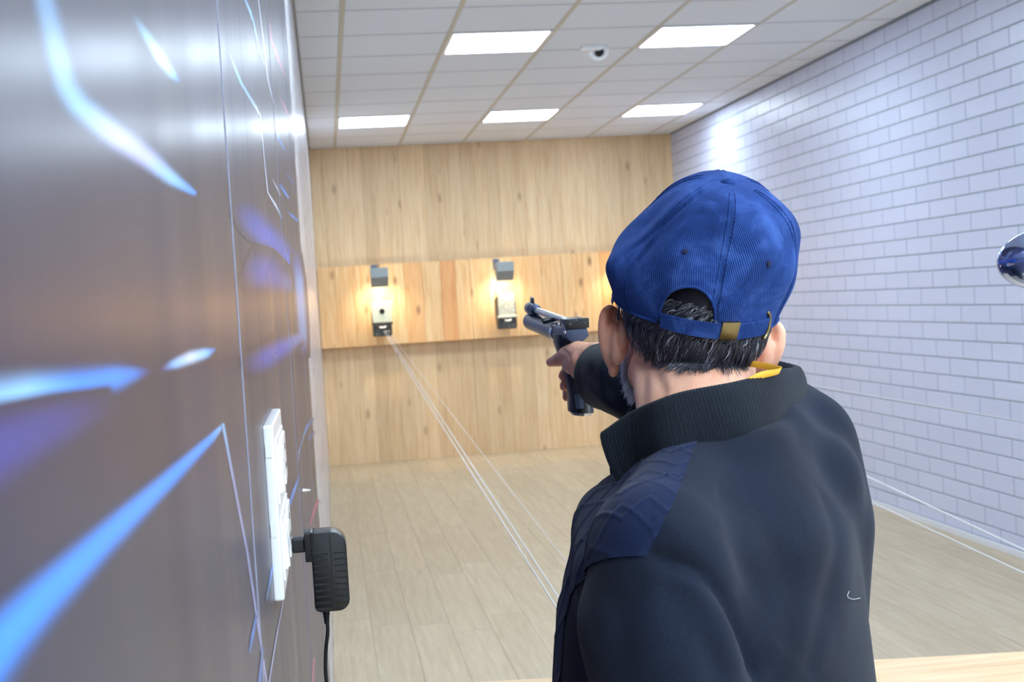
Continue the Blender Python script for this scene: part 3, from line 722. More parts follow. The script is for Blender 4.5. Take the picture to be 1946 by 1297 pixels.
# ears
def ear(s):
    def e(f, u, o): return h(s*(.0705+o*.76), f, u*.84-.014)
    rim = cat_rom([e(.014, .014, .004), e(.018, .030, .014), e(.014, .038, .024), e(.004, .034, .032), e(-.002, .016, .033), e(-.002, -.006, .028), e(.002, -.024, .020), e(.006, -.036, .012)], 5)
    for i_ in range(len(rim)-1):
        q = i_/(len(rim)-1); r0 = .0052+.001*math.sin(q*PI); b.capsule(rim[i_], rim[i_+1], r0, r0, 10, 4)
    inner = cat_rom([e(.010, .012, .004), e(.010, .026, .012), e(.007, .026, .020), e(.004, .010, .023), e(.004, -.006, .020), e(.006, -.022, .013)], 4)
    for i_ in range(len(inner)-1): b.capsule(inner[i_], inner[i_+1], .0042, .0042, 10, 4)
    b.ell(e(-.006, .002, .009), (HF*.014, HU*.026, HR*.0105), 24, 14)      # back of the concha
    b.ell(e(.006, -.038, .010), (HF*.007, HU*.011, HR*.0062), 16, 10)      # lobe
ear(-1); ear(1)
# right hand around the grip: back of hand at right, thumb on the left side, three fingers round the front
GYc = 1.965
K_ = lambda px, py, Y: P(px, py, Y)
palm_r = K_(1112, 700, 1.945)
b.capsule(WR_, K_(1128, 688, 1.90), .029, .027)
b.capsule(K_(1135, 686, 1.88), K_(1100, 676, 1.93), .027, .022)
b.capsule(K_(1122, 700, 1.9), K_(1120, 730, 1.93), .024, .022)
b.capsule(K_(1100, 673, 1.93), K_(1078, 676, 1.965), .0205, .016)   # web and thumb base
b.capsule(K_(1110, 690, 1.9), K_(1088, 694, 1.94), .022, .016)
b.capsule(K_(1098, 706, 1.915), K_(1090, 690, 1.94), .013, .014)
b.capsule(K_(1120, 668, 1.9), K_(1150, 664, 1.84), .013, .012)
b.capsule(K_(1078, 676, 1.965), K_(1062, 684, 2.0), .0145, .0115)   # thumb proximal
b.capsule(K_(1062, 684, 2.0), K_(1046, 689, 2.03), .0112, .0078)    # thumb tip
def finger(k0, k1, k2, k3, r): b.capsule(k0, k1, r*1.08, r*1.05, 12, 5); b.capsule(k1, k2, r*1.05, r, 12, 5); b.capsule(k2, k3, r, r*.86, 12, 5)
for y_, xt, rr_ in ((710, 1068, .0092), (730, 1070, .0090), (751, 1075, .0082)):
    gy = y_-2
    finger(K_(1118, gy, 1.955), K_(1110, gy-2, 2.005), K_(1078, gy-5, 2.03), K_(xt+2, gy+7, 1.992), rr_)
    b.capsule(K_(1125, gy-2, 1.93), K_(1116, gy, 1.965), rr_*1.2, rr_*1.1)
finger(K_(1118, 690, 1.93), K_(1108, 684, 1.985), K_(1090, 670, 2.03), K_(1078, 664, 2.03), .0092)   # index on the trigger
body_me = remesh(b, 'body', .0026, 5, .5)
_bv = BVHTree.FromPolygons([v.co for v in body_me.vertices], [tuple(p.vertices) for p in body_me.polygons])
def sink(path, depth, width):
    pts = [_bv.ray_cast(CAM, ray(*q).normalized())[0] for q in path]; pts = [p for p in pts if p is not None]
    if len(pts) < 2: return
    pts = np.array([tuple(p) for p in cat_rom(pts, 8)]); n_ = len(body_me.vertices)
    c1 = np.empty(n_*3); n1 = np.empty(n_*3); body_me.vertices.foreach_get('co', c1); body_me.vertices.foreach_get('normal', n1)
    c1 = c1.reshape(-1, 3); n1 = n1.reshape(-1, 3); near = np.where(((c1 > pts.min(0)-.02) & (c1 < pts.max(0)+.02)).all(1))[0]
    d = np.sqrt(((c1[near][:, None]-pts[None])**2).sum(2).min(1)); c1[near] -= n1[near]*(depth*np.exp(-(d/width)**2))[:, None]
    body_me.vertices.foreach_set('co', c1.ravel()); body_me.update()
sink([(1171, 606), (1174, 625), (1179, 650), (1188, 674)], .0045, .0034)     # groove behind the ear's rim
sink([(1068, 666), (1078, 672), (1084, 690)], .0015, .0025)
sink([(1262, 745), (1240, 700), (1228, 680)], .0022, .006)                     # hollow of the neck
body = link('body', body_me, M['skin'], man, True)
for s in (-1, 1):
    e_ = MB().ell(h(s*.031, .083, .006), (HR*.012, HF*.012, HU*.012), 20, 12).build('eye', M['eye'], man, True)
    MB().ell(h(s*.031, .0925, .006), (HR*.0055, HF*.003, HU*.0055), 16, 8).build('iris', M['iris'], e_, True)
bvh_body = BVHTree.FromPolygons([v.co for v in body_me.vertices], [tuple(p.vertices) for p in body_me.polygons])

# ---------------- jacket
j = MB()
def ring_loft(mb, rings, n=48, pw=2.3):
    vs = []
    for c, a_, ra, d_, rd in rings:
        for k in range(n):
            th = 2*PI*k/n; cs, sn = math.cos(th), math.sin(th)
            vs.append(c + a_*(ra*math.copysign(abs(cs)**(2/pw), cs)) + d_*(rd*math.copysign(abs(sn)**(2/pw), sn)))
    fs = [(i*n+k, i*n+(k+1) % n, (i+1)*n+(k+1) % n, (i+1)*n+k) for i in range(len(rings)-1) for k in range(n)]
    fs += [tuple(range(n))[::-1], tuple((len(rings)-1)*n+k for k in range(n))]
    return mb.add(vs, fs)
ring_loft(j, [(tt(0, 0, .74), TR, .185, TD, .135), (tt(0.006, .010, .85), TR, .190, TD, .140), (tt(0.010, -.004, 1.0), TR, .192, TD, .160), (tt(0.012, -.002, 1.1), TR, .192, TD, .152),
              (tt(.01, -.004, 1.18), TR, .192, TD, .143), (tt(.008, -.012, 1.24), TR, .180, TD, .132), (tt(0, -.012, 1.28), TR, .145, TD, .108), (tt(0, -.016, 1.315), TR, .095, TD, .085), (tt(0, -.018, 1.345), TR, .066, TD, .070)])
j.capsule(tt(-.06, -.01, 1.295), SHL+Vector((0, 0, -.004)), .050, .056, 20, 8)
j.capsule(tt(-.04, .075, 1.25), tt(-.13, .045, 1.218), .045, .048, 20, 8)
j.capsule(tt(.10, -.088, 1.27), tt(.09, -.066, .95), .060, .064, 20, 8)
j.capsule(tt(-.03, -.05, 1.272), tt(-.12, -.04, 1.235), .055, .058, 20, 8)
j.ell(tt(.02, -.06, 1.17), (TR*.14, TD*.084, Vector((0, 0, .14))), 32, 20)
j.ell(tt(-.06, -.045, 1.16), (TR*.13, TD*.092, Vector((0, 0, .13))), 32, 20)
j.capsule(tt(-.01, -.058, 1.292), tt(.07, -.062, 1.310), .046, .050, 20, 8)
j.capsule(tt(.07, -.045, 1.335), SHR+Vector((0, 0, .002)), .046, .068, 20, 8)
j.capsule(tt(.175, -.07, 1.30), tt(.13, -.092, 1.22), .064, .062, 20, 8)
j.capsule(tt(.13, -.092, 1.22), tt(.10, -.078, 1.08), .062, .060, 20, 8)
j.capsule(tt(.03, -.055, 1.29), tt(.14, -.055, 1.265), .055, .066, 20, 8)
j.capsule(SHL+Vector((0, 0, -.008)), ELL, .063, .060, 24, 8)
j.capsule(tt(-.2, -.0, 1.2), tt(-.215, -.035, 1.06), .066, .062, 24, 8)
j.capsule(ELL, WRL, .056, .04, 20, 8)
j.capsule(SHR, ELR, .064, .058, 24, 8)
cuff0 = P(1160, 722, 1.79); 
j.capsule(ELR, cuff0+Vector((.01, -.05, .004)), .058, .048, 24, 8)
cdir = (P(1118, 716, 1.87) - P(1180, 726, 1.72)).normalized()
cz = Vector((0, 0, 1)); cz = (cz - cdir*cz.dot(cdir)).normalized(); cx_ = cdir.cross(cz)
cc = P(1148, 716, 1.80)
ring_loft(j, [(cc-cdir*.13, cx_, .046, cz, .050), (cc-cdir*.06, cx_, .044, cz, .050), (cc-cdir*.015, cx_, .041, cz, .0475), (cc+cdir*.02, cx_, .037, cz, .0445)], 40)
jm = remesh(j, 'jacket', .006, 8, .6)
def grow(me, d):                       # move the cloth along its normals
    n_ = len(me.vertices); a1 = np.empty(n_*3); a2 = np.empty(n_*3)
    me.vertices.foreach_get('co', a1); me.vertices.foreach_get('normal', a2)
    return (a1+a2*d).reshape(-1, 3)
big = MB(); big.add(grow(jm, .026).tolist(), [tuple(p.vertices) for p in jm.polygons])
jm = remesh(big, 'jacket', .006, 6, .6)
jm.vertices.foreach_set('co', grow(jm, -.025).ravel()); jm.update()
big = MB(); big.add([tuple(v.co) for v in jm.vertices], [tuple(p.vertices) for p in jm.polygons])
jm = remesh(big, 'jacket', .0042, 14, .6); print('JV', len(jm.vertices), [tuple(jm.vertices[i_].co) for i_ in (0, 100)])
co = np.empty(len(jm.vertices)*3); jm.vertices.foreach_get('co', co); co = co.reshape(-1, 3)
nr = np.empty(len(jm.vertices)*3); jm.vertices.foreach_get('normal', nr); nr = nr.reshape(-1, 3)
bv0 = BVHTree.FromPolygons([v.co for v in jm.vertices], [tuple(p.vertices) for p in jm.polygons])
def hit(px, py, bv):
    d = ray(px, py).normalized(); r_ = bv.ray_cast(CAM, d); return r_[0]
def crease(path, depth, width, raise_=0, rw=.02, side=None):
    """sink a groove of given depth along a path on the cloth, with a soft roll beside it"""
    pts = [hit(x, y, bv0) for x, y in path]
    if None in pts: print('MISS', path, [q is None for q in pts])
    pts = [p for p in pts if p is not None]
    if len(pts) < 2: return
    pts = np.array([tuple(p) for p in cat_rom(pts, 10)])
    global co
    near = np.where(((co > pts.min(0)-.09) & (co < pts.max(0)+.09)).all(1))[0]
    d2 = ((co[near][:, None, :]-pts[None])**2).sum(2); k = d2.argmin(1); d = np.sqrt(d2[np.arange(len(near)), k])
    dz = -depth*np.exp(-(d/width)**2)
    if raise_: dz += raise_*np.exp(-((d-rw)/(rw*.6))**2)
    tp = k/(len(pts)-1); dz *= np.clip(np.minimum(tp, 1-tp)*8+.15, 0, 1)
    co[near] += nr[near]*dz[:, None]
crease([(1228, 1058), (1285, 1070), (1340, 1098), (1385, 1160), (1412, 1230), (1440, 1300)], .008, .007, .003, .026)
crease([(1250, 1110), (1300, 1150), (1345, 1220), (1370, 1300)], .003, .012, .0015, .03)
crease([(1160, 1120), (1180, 1200), (1170, 1290)], .002, .014, .001, .03)
crease([(1560, 930), (1590, 1040), (1560, 1180), (1530, 1290)], .003, .016, .0012, .04)
crease([(1450, 1000), (1500, 1120), (1490, 1250)], .0025, .018, .001, .04)
crease([(1360, 930), (1440, 980), (1530, 1000)], .0015, .02, .0005, .04)
crease([(1300, 900), (1262, 1000), (1228, 1056)], .0022, .003)
crease([(1120, 700), (1160, 740), (1190, 770)], .003, .010, .002, .02)
# low broad undulation of the cloth
co += nr*(.0008*np.sin(co[:, [0]]*38+co[:, [2]]*23)+.0005*np.sin(co[:, [1]]*47-co[:, [2]]*31))
jm.vertices.foreach_set('co', co.ravel()); jm.update()
jacket = link('jacket', jm, M['jacket'], man, True)
bvj = BVHTree.FromPolygons([v.co for v in jm.vertices], [tuple(p.vertices) for p in jm.polygons])
# navy quilted shoulder yoke: a copied patch of the jacket, cut clean and lifted
def plane_of(a, b_, ref):
    pa, pb = hit(*a, bvj), hit(*b_, bvj)
    return pa, pb
def yoke_piece(planes):
    bm = bmesh.new(); bm.from_mesh(jm)
    zlo = 1.0; kill = [v for v in bm.verts if v.co.z < .9 or (v.co-SHL).length > .40]
    bmesh.ops.delete(bm, geom=kill, context='VERTS')
    for (p_, n_) in planes:
        bmesh.ops.bisect_plane(bm, geom=bm.verts[:]+bm.edges[:]+bm.faces[:], plane_co=p_, plane_no=n_, clear_outer=True)
    return bm
def cutplane(a, b_, toward):
    pa, pb = a, b_
    mid = (pa+pb)/2; loc, n_, _, _ = bvj.find_nearest(mid)
    no = (pb-pa).cross(n_).normalized()
    if (toward-mid).dot(no) > 0: no = -no
    return mid, no
A1, A2 = hit(1325, 842, bvj), hit(1226, 1060, bvj)
B1, B2 = hit(1220, 1058, bvj), hit(1100, 1112, bvj)
pin = hit(1190, 980, bvj)
front = tt(-.05, .2, 1.2)
yb = MB()
for pls in ([cutplane(A1, A2, pin), cutplane(B1, B2, pin)],
            [cutplane(A1, A2, pin), (cutplane(B1, B2, pin)[0], -cutplane(B1, B2, pin)[1]), (tt(-.128, .0, 1.1), -TR), (tt(0, .02, 1.1), -TD)]):
    bm = yoke_piece(pls); bm.verts.index_update()
    vs = [v.co+v.normal*.0016 for v in bm.verts]; yb.add(vs, [tuple(v.index for v in f.verts) for f in bm.faces]); bm.free()
me = bpy.data.meshes.new('shoulder_yoke'); me.from_pydata(yb.v, [], yb.f); me.update()
bm = bmesh.new(); bm.from_mesh(me); bmesh.ops.subdivide_edges(bm, edges=bm.edges[:], cuts=1, use_grid_fill=True)
A1v = A1; ax1 = (A2-A1).normalized(); ax2 = Vector((0, 0, 0))
for v in bm.verts:
    s_ = (v.co-A1).dot(ax1); w_ = (v.co-A1).dot(-TR*.3+TD)
    z_ = s_ + .011*(abs(((w_/.050) % 1)-.5)*4-1)
    g1 = abs(((z_/.032) % 1)-.5)*.032
    g2 = 1
    z2 = s_ - .011*(abs(((w_/.050) % 1)-.5)*4-1)+.008; g3 = abs((((z2)/.064) % 1)-.5)*.064
    v.co += v.normal*(.0014*math.exp(-(g1/.0024)**2)+.0012*math.exp(-(g3/.0022)**2))
bm.to_mesh(me); bm.free(); yo = link('shoulder_yoke', me, M['navy'], man, True); yo['label'] = 'navy quilted shoulder panel with raised zigzag stitching'
# collar: knitted ring, ribbed
near_ = ((1180, 915, 1143, 822), (1213, 881, 1200, 783), (1262, 858, 1246, 762), (1328, 840, 1300, 744), (1428, 818, 1400, 725), (1490, 782, 1478, 704))
cb_, ct_ = [], []
for a1_, a2_, b1_, b2_ in near_:
    q_ = hit(a1_, a2_, bvj) or P(a1_, a2_, 1.2); print('collar', a1_, tuple(round(c, 3) for c in q_))
    cb_.append(q_ + Vector((0, .002, -.002))); ct_.append(P(b1_, b2_, q_.y+.020))
cb_ += [P(1522, 740, 1.33), tt(.085, .0, 1.355), tt(.07, .05, 1.345), tt(.035, .082, 1.31), tt(.0, .086, 1.28)]
ct_ += [P(1508, 694, 1.33), tt(.076, .0, 1.415), tt(.062, .05, 1.395), tt(.033, .084, 1.35), tt(.0, .088, 1.32)]
cbs, cts = cat_rom(cb_, 40), cat_rom(ct_, 40); nC = len(cbs); mb = MB(); vs = []
ctr = (NECK+h(0, -.02, -.05))/2
prof = [(-.10, .000), (.0, .0035), (.25, .0062), (.5, .0068), (.75, .0060), (.93, .004), (1.0, .001), (1.01, -.003), (.95, -.0065), (.7, -.0075), (.3, -.008), (-.1, -.009)]
NP = len(prof)
for i_ in range(nC):
    B_, T_ = cbs[i_], cts[i_]; out = (B_+T_)/2 - ctr; up = (T_-B_).normalized(); out = (out - up*out.dot(up)).normalized()
    for (q, o_) in prof:
        rib = .0007*math.sin(i_*2*PI/2.6) if o_ > 0 else 0
        vs.append(B_.lerp(T_, q) + out*(o_+rib))
fs = [(i_*NP+k, i_*NP+(k+1) % NP, (i_+1)*NP+(k+1) % NP, (i_+1)*NP+k) for i_ in range(nC-1) for k in range(NP)]
fs += [tuple(range(NP)), tuple((nC-1)*NP+k for k in range(NP))[::-1]]
MB().add(vs, fs).build('collar', M['ribknit'], man, True)
# stray thread and lint on the back
q_ = [hit(x, y, bvj) for x, y in ((1613, 1124), (1610, 1134), (1620, 1139), (1634, 1137))]
if None not in q_: MB().tube(cat_rom([p+Vector((0, -.001, 0)) for p in q_], 6), .00022, 6).build('loose_thread', M['string'], man, True)
# cuff ribbing of the gun arm
mb = MB(); vs = []; nC = 160
for (q, sc) in ((-.035, 1.0), (-.02, 1.03), (.0, 1.03), (.018, 1.0), (.0215, .96), (.019, .88), (-.01, .84)):
    for k in range(nC):
        th = 2*PI*k/nC; rib = .0006*math.sin(k*PI) if k % 2 else .0006
        vs.append(cc + cdir*q + cx_*((.0400*sc+rib)*math.cos(th)) + cz*((.0470*sc+rib)*math.sin(th)))
fs = [(i_*nC+k, i_*nC+(k+1) % nC, (i_+1)*nC+(k+1) % nC, (i_+1)*nC+k) for i_ in range(6) for k in range(nC)]
MB().add(vs, fs).build('cuff', M['ribknit'], man, True)
# trousers and shoes
l = MB()
for a_, k_, n_ in ((HPL, KNL, ANL), (HPR, KNR, ANR)): l.capsule(a_, k_, .098, .07, 20, 6); l.capsule(k_, n_+Vector((0, 0, .03)), .07, .058, 20, 6)
l.ell(tt(0, 0, .84), (TR*.175, TD*.125, Vector((0, 0, .12))), 24, 14)
link('trousers', remesh(l, 'trousers', .009, 6, .5), M['trousers'], man, True)
for n_ in (ANL, ANR):
    s_ = MB(); s_.capsule(n_+Vector((0, 0, -.03))-TD*.03, n_+TD*.13+Vector((0, 0, -.045)), .046, .042, 20, 6); s_.box(*( (-.045, -.08, -.09), (.045, .18, -.062)), Matrix.Translation(n_) @ Matrix.Rotation(TY, 4, 'Z'))
    link('shoe', remesh(s_, 'shoe', .005, 3, .5), M['shoe'], man, True)
ctY = ct_[4].y
# lanyard ribbon lying between neck and collar
ly = [P(1400, 738, ctY+.012), P(1440, 722, ctY+.02), P(1478, 708, ctY+.05), tt(.066, -.01, 1.40), tt(.056, .04, 1.385)]
lt = [P(1404, 728, ctY+.008), P(1443, 708, ctY+.015), P(1483, 697, ctY+.045), tt(.066, -.01, 1.407), tt(.056, .04, 1.392)]
a_, c_ = cat_rom(ly, 8), cat_rom(lt, 8)
MB().add([p for q in zip(a_, c_) for p in q]+[p+Vector((.001, .002, 0)) for q in zip(a_, c_) for p in q],
   [(2*k, 2*k+2, 2*k+3, 2*k+1) for k in range(len(a_)-1)]+[(2*len(a_)+2*k+1, 2*len(a_)+2*k+3, 2*len(a_)+2*k+2, 2*len(a_)+2*k) for k in range(len(a_)-1)]+
   [(2*k+1, 2*k+3, 2*len(a_)+2*k+3, 2*len(a_)+2*k+1) for k in range(len(a_)-1)]).build('lanyard', M['yellow'], man, True)

# ---------------- cap
CU, CF, CR = HU, HF, HR
CB = h(-.001, -.004, .036)
def opening(al):    # height of the cut at angle al measured from the back centre, towards his right
    a0, hw = -.27, .32
    q = (al-a0)/hw
    return .047*math.sqrt(max(0, 1-q*q)) if abs(q) < 1 else 0
cap_h = .1395
def cap_pt(al, v):
    """al: angle from back centre (+ to his right), v: 0 rim .. 1 crown"""
    th = al
    x = math.sin(th); y = -math.cos(th)
    pr = (1-v**2.35)**(1/2.1)            # dome profile
    bul = 1+.05*math.sin(min(1, v*1.5)*PI) - .035*(1-v)**3
    rx, ry = .0885, (.104 if y < 0 else .112)
    zz = cap_h*v
    # panels pucker in at the six seams
    seam = abs(((al/(PI/3)) + 0) % 1); seam = min(seam, 1-seam)
    sm_ = 1-.010*math.exp(-(seam/.035)**2)*math.sin(PI*min(1, v*1.1))
    p = Vector((x*rx*pr*bul*sm_, y*ry*pr*bul*sm_, zz))
    # soft folds, fuller right shoulder of the crown, flat left slope
    p *= 1
    w = math.sin(PI*v)
    fold = .0022*math.sin(5*al+9*v)*w + .0016*math.sin(11*al-7*v+1)*w
    p += Vector((x, y, 0))*fold
    if x > 0: p += Vector((.009*x*w*w+.008*x*math.exp(-((v-.72)/.2)**2), 0, .006*x*w))
    else: p += Vector((.004*(-x)*w*w, 0, -.004*(-x)*w)); p += Vector((-.012*(-x)*math.exp(-((v-.30)/.22)**2), 0, 0))
    dl = abs((al-.02)*.9-(v-.17)*1.1)/1.4; p -= Vector((x, y, 0))*(.0035*math.exp(-(dl/.045)**2)*math.exp(-((v-.28)/.14)**2))
    dl = abs(al+1.25-(v-.5)*.9); p -= Vector((x, y, 0))*(.003*math.exp(-(dl/.06)**2)*math.exp(-((v-.7)/.2)**2))
    if y > 0: p += Vector((0, 0, .050*y*v*math.sqrt(max(0, 1-v))))
    p += Vector((.010*v*v, -.030*v*v, 0))
    return p
def cw(p): return CB + CR*p.x + CF*p.y + CU*p.z
NA, NV = 240, 90
vs = []; at = []
for i_ in range(NA):
    al = -PI+2*PI*i_/NA; v0 = opening(al)/cap_h
    for k in range(NV):
        s_ = k/(NV-1); v = v0+(1-v0)*s_ if True else s_
        # smoothly ease the cut back to regular spacing
        v = min(v, .9995); p = cap_pt(al, v); 
        vs.append(cw(p))
        pc = round(al/(PI/3)-.5)+.5; da = al-pc*PI/3
        at.append(da*.095*(.35+.65*(1-v**2.35)**(1/2.1)) + .35*p.z*(1 if da > 0 else 1))
vs2 = vs+[cw(cap_pt(0, .9999))]; top = len(vs); at.append(0)
fs = [(i_*NV+k, ((i_+1) % NA)*NV+k, ((i_+1) % NA)*NV+k+1, i_*NV+k+1) for i_ in range(NA) for k in range(NV-1)]
fs += [(i_*NV+NV-1, ((i_+1) % NA)*NV+NV-1, top) for i_ in range(NA)]
me = bpy.data.meshes.new('cap'); me.from_pydata([tuple(v) for v in vs2], [], fs)
a_ = me.attributes.new('cord', 'FLOAT', 'POINT'); a_.data.foreach_set('value', at)
cap = link('cap', me, M['capcloth'], man, True); cap['label'] = 'royal blue corduroy six-panel cap with back opening'
sl_ = cap.modifiers.new('s', 'SOLIDIFY'); sl_.thickness = .002; sl_.offset = -1
def on_cap(al, v, off=0):
    p = cap_pt(al, v); e1 = cap_pt(al+.01, v)-p; e2 = cap_pt(al, min(v+.01, .999))-p; n_ = e1.cross(e2).normalized(); return cw(p+n_*off)
# piping rim
mb = MB(); rim = [on_cap(-PI+2*PI*i_/120, max(.004, opening(-PI+2*PI*i_/120)/cap_h), .0004) for i_ in range(121)]
mb.tube(rim, .0016, 8, False).build('rim_binding', M['capcloth'], cap, True)
# seam welts, with stitching ridges either side
for q in range(6):
    al = q*PI/3 - PI + (0 if q != 3 else 0)
    v0 = max(.0, opening(al)/cap_h)+.01; mb = MB()
    for da in (-.0035, .0035):
        pts = [on_cap(al+da/(.095*(.12+.88*(1-(v0+(.965-v0)*k/40)**2.35)**(1/2.1))), v0+(.965-v0)*k/40, .0002) for k in range(41)]
        mb.tube(pts, [.0009 if k % 2 else .0006 for k in range(41)], 6)
    mb.build('seam', M['capcloth'], cap, True)
MB().ell(on_cap(0, .9995, .0015), (CR*.0088, CF*.0088, CU*.0055), 24, 14).build('button', M['capcloth'], cap, True)
mt = mat('dark_eyelet', srgb(14, 24, 60), .8)
for al, v in ((-.50, .56), (.50, .50)):
    c_ = on_cap(al, v, .0004); n_ = (on_cap(al, v, .002)-on_cap(al, v, 0)).normalized(); lathe(MB(), c_, n_, [(0, .0030), (.0008, .0026), (.0008, .0012)], 16).build('eyelet', mt, cap, True)
# visor
vs = []; n1, n2 = 30, 8
for side in (0, -.0022):
    for a in range(n1+1):
        al = PI-1.05+2.1*a/n1
        p = cap_pt(al, .01)
        for r in range(n2+1):
            q = r/n2; ext = .07*q*math.sqrt(max(0, 1-((al-PI)/1.08)**2))
            d_ = Vector((math.sin(al)*.35, -math.cos(al), 0)); pp = p + d_*ext + Vector((0, 0, -.012*q-.25*pp_x if False else -.012*q - 2.2*(p.x**2)*q + side)); vs.append(cw(pp))
W_ = n2+1; o1 = (n1+1)*W_
fs = [(a*W_+r, a*W_+r+1, (a+1)*W_+r+1, (a+1)*W_+r) for a in range(n1) for r in range(n2)]
fs += [tuple(o1+i_ for i_ in f[::-1]) for f in fs]
fs += [(a*W_+n2, o1+a*W_+n2, o1+(a+1)*W_+n2, (a+1)*W_+n2) for a in range(n1)]
me = bpy.data.meshes.new('visor'); me.from_pydata([tuple(v) for v in vs], [], fs); link('visor', me, M['capcloth'], cap, True)
# rear strap, buckle and loop
def strap(a0, a1, z0f, wdt, off, n=40):
    vs = []
    for i_ in range(n+1):
        al = a0+(a1-a0)*i_/n; z = z0f(i_/n)
        for zz, oo in ((z, 0), (z+wdt, 0), (z+wdt, off), (z, off)):
            p = cap_pt(al, max(.0, min(zz, cap_h*.9))/cap_h); 
            if zz < 0: p.z = zz
            d_ = Vector((p.x, p.y, 0)).normalized(); vs.append(cw(p+d_*(.0012+oo)))
    return vs, [(i_*4+k, i_*4+(k+1) % 4, i_*4+4+(k+1) % 4, i_*4+4+k) for i_ in range(n) for k in range(4)]+[(0,1,2,3), (n*4+3, n*4+2, n*4+1, n*4)]
zf = lambda q: -.0035-.002*math.sin(q*PI)
v_, f_ = strap(-.56, .76, zf, .0165, .0022); st = MB().add(v_, f_).build('strap', M['capcloth'], cap, 'auto')
v_, f_ = strap(.10, .305, lambda q: -.0052, .0185, .0040, 10); MB().add(v_, f_).build('buckle', M['brass'], cap, 'auto', bevel=.0006)
lp = []
for q in range(21):
    a_ = q/20*PI*1.0 ; z = .0065+.0135*math.cos(a_); al = .70+.075*math.sin(a_)
    p = cap_pt(al, .02); p.z = z; d_ = Vector((p.x, p.y, 0)).normalized(); lp.append(cw(p+d_*.0042))
MB().tube(lp, .0019, 10).build('loop', M['brass'], cap, True)

# ---------------- hair
rs = np.random.RandomState(4)
def local(p): d_ = p-HC; return d_.dot(HR), d_.dot(HF), d_.dot(HU)
hb = MB(); shades = []
bm = bmesh.new(); bm.from_mesh(body_me)
def hairline(r, f, u):
    if u > .10 or (p_len := math.sqrt(r*r+f*f)) < .03: return False
    if f > .065: return u > .045
    if f > .015: return u > .028                       # temple, before the ear
    if abs(r) > .0765 + max(0, (u-.02))*.1 : return False   # ears
    back = min(1, max(0, (.015-f)/.085))
    low = .030 - .034*back**.8 + max(0, r)*.10
    return u > low
keep = []
for f in bm.faces:
    r, ff, u = local(f.calc_center_median())
    if hairline(r, ff, u): keep.append(f)
ks = set(keep); bmesh.ops.delete(bm, geom=[f for f in bm.faces if f not in ks], context='FACES')
bm.verts.index_update(); bm.normal_update()
hb.add([v.co+v.normal*.0022 for v in bm.verts], [tuple(v.index for v in f.verts) for f in bm.faces]); shades += [0.05]*len(bm.verts)
faces = [(f.calc_center_median(), f.normal.copy()) for f in bm.faces]; bm.free()
def strand(mb, sh, root, nrm, direc, L, w, n=4, lift=.004, curl=0, droop=.3, shade=.3):
    side = nrm.cross(direc).normalized(); pts = []
    for k in range(n+1):
        q = k/n; p = root + direc*(L*q) + nrm*(lift*math.sin(min(q*1.3, 1)*PI*.6)+.001) + side*(curl*math.sin(q*PI)) ; p.z -= droop*L*q*q*.3
        loc, nn, _, dist = bvh_body.find_nearest(p)
        if loc is not None and (p-loc).dot(nn) < .0018: p = loc+nn*(.0022+.0012*q)
        pts.append(p)
    o_ = len(mb.v)
    vs = []
    for k, p in enumerate(pts): ww = w*(1-.8*(k/n)**2); vs += [p-side*ww, p+nrm*(ww*.7), p+side*ww]
    fs = [(k*3+c, k*3+c+1, k*3+c+4, k*3+c+3) for k in range(n) for c in range(2)]
    mb.add(vs, fs); sh += [shade]*len(vs)
for _ in range(7500):
    c_, n_ = faces[rs.randint(len(faces))]
    r, f, u = local(c_)
    if u > .062 or f > .06: continue
    if u > .036 and not (f < -.05 and -.05 < r < .03): continue
    down = -HU - HF*.15 - HR*(.32*(1 if r < .02 else .1)) + Vector(rs.normal(0, .13, 3))
    if u > .03 and f < -.04: down = -HU*.5 - HR*.9 + Vector(rs.normal(0, .12, 3))
    if f > .0: down = -HU*.6 - HF*.8 + Vector(rs.normal(0, .12, 3))
    down = (down - n_*down.dot(n_)).normalized()
    g = rs.rand(); clump = .5+.5*math.sin(r*260+u*40)*math.sin(f*190+r*70)
    sh = .12+.45*rs.rand()*clump + (.5 if g > .86 else 0)
    edge = 1.0 if u > -.03 else .8
    strand(hb, shades, c_, n_, down, (.011+.008*rs.rand())*edge*(.6 if u > .03 else 1), .00055+.0004*rs.rand(), 4, .0035+.002*clump, .002*(rs.rand()-.5)*2, .3, min(1, sh))
me = bpy.data.meshes.new('hair'); me.from_pydata(hb.v, [], hb.f); a_ = me.attributes.new('shade', 'FLOAT', 'POINT'); a_.data.foreach_set('value', shades)
hr_o = link('hair', me, M['hair'], man, True); hr_o['label'] = 'short black hair flecked with grey'
# beard
bb = MB(); shades = []
bm = bmesh.new(); bm.from_mesh(body_me); bf = []
for f in bm.faces:
    c_ = f.calc_center_median(); r, ff, u = local(c_)
    if abs(r) < .063 and -.14 < u < -.012 and ff > .008 and (c_-HC).length < .16:
        if (u < -.036 or ff < .035) and not (abs(r) < .03 and u > -.058 and ff > .09) and u > -.10-.0*ff: bf.append((c_, f.normal.copy()))
bm.free()
for _ in range(5200):
    c_, n_ = bf[rs.randint(len(bf))]; r, f, u = local(c_)
    d_ = (-HU*.9 + HF*.25 + Vector(rs.normal(0, .28, 3))); d_ = (d_ - n_*d_.dot(n_)*.6).normalized()
    strand(bb, shades, c_, n_, d_, .009+.006*rs.rand(), .0005, 2, .005, 0, .3, rs.rand())
me = bpy.data.meshes.new('beard'); me.from_pydata(bb.v, [], bb.f); a_ = me.attributes.new('shade', 'FLOAT', 'POINT'); a_.data.foreach_set('value', shades)
be_ = link('beard', me, M['beard'], man, True); be_['label'] = 'short white and grey beard along the jaw'
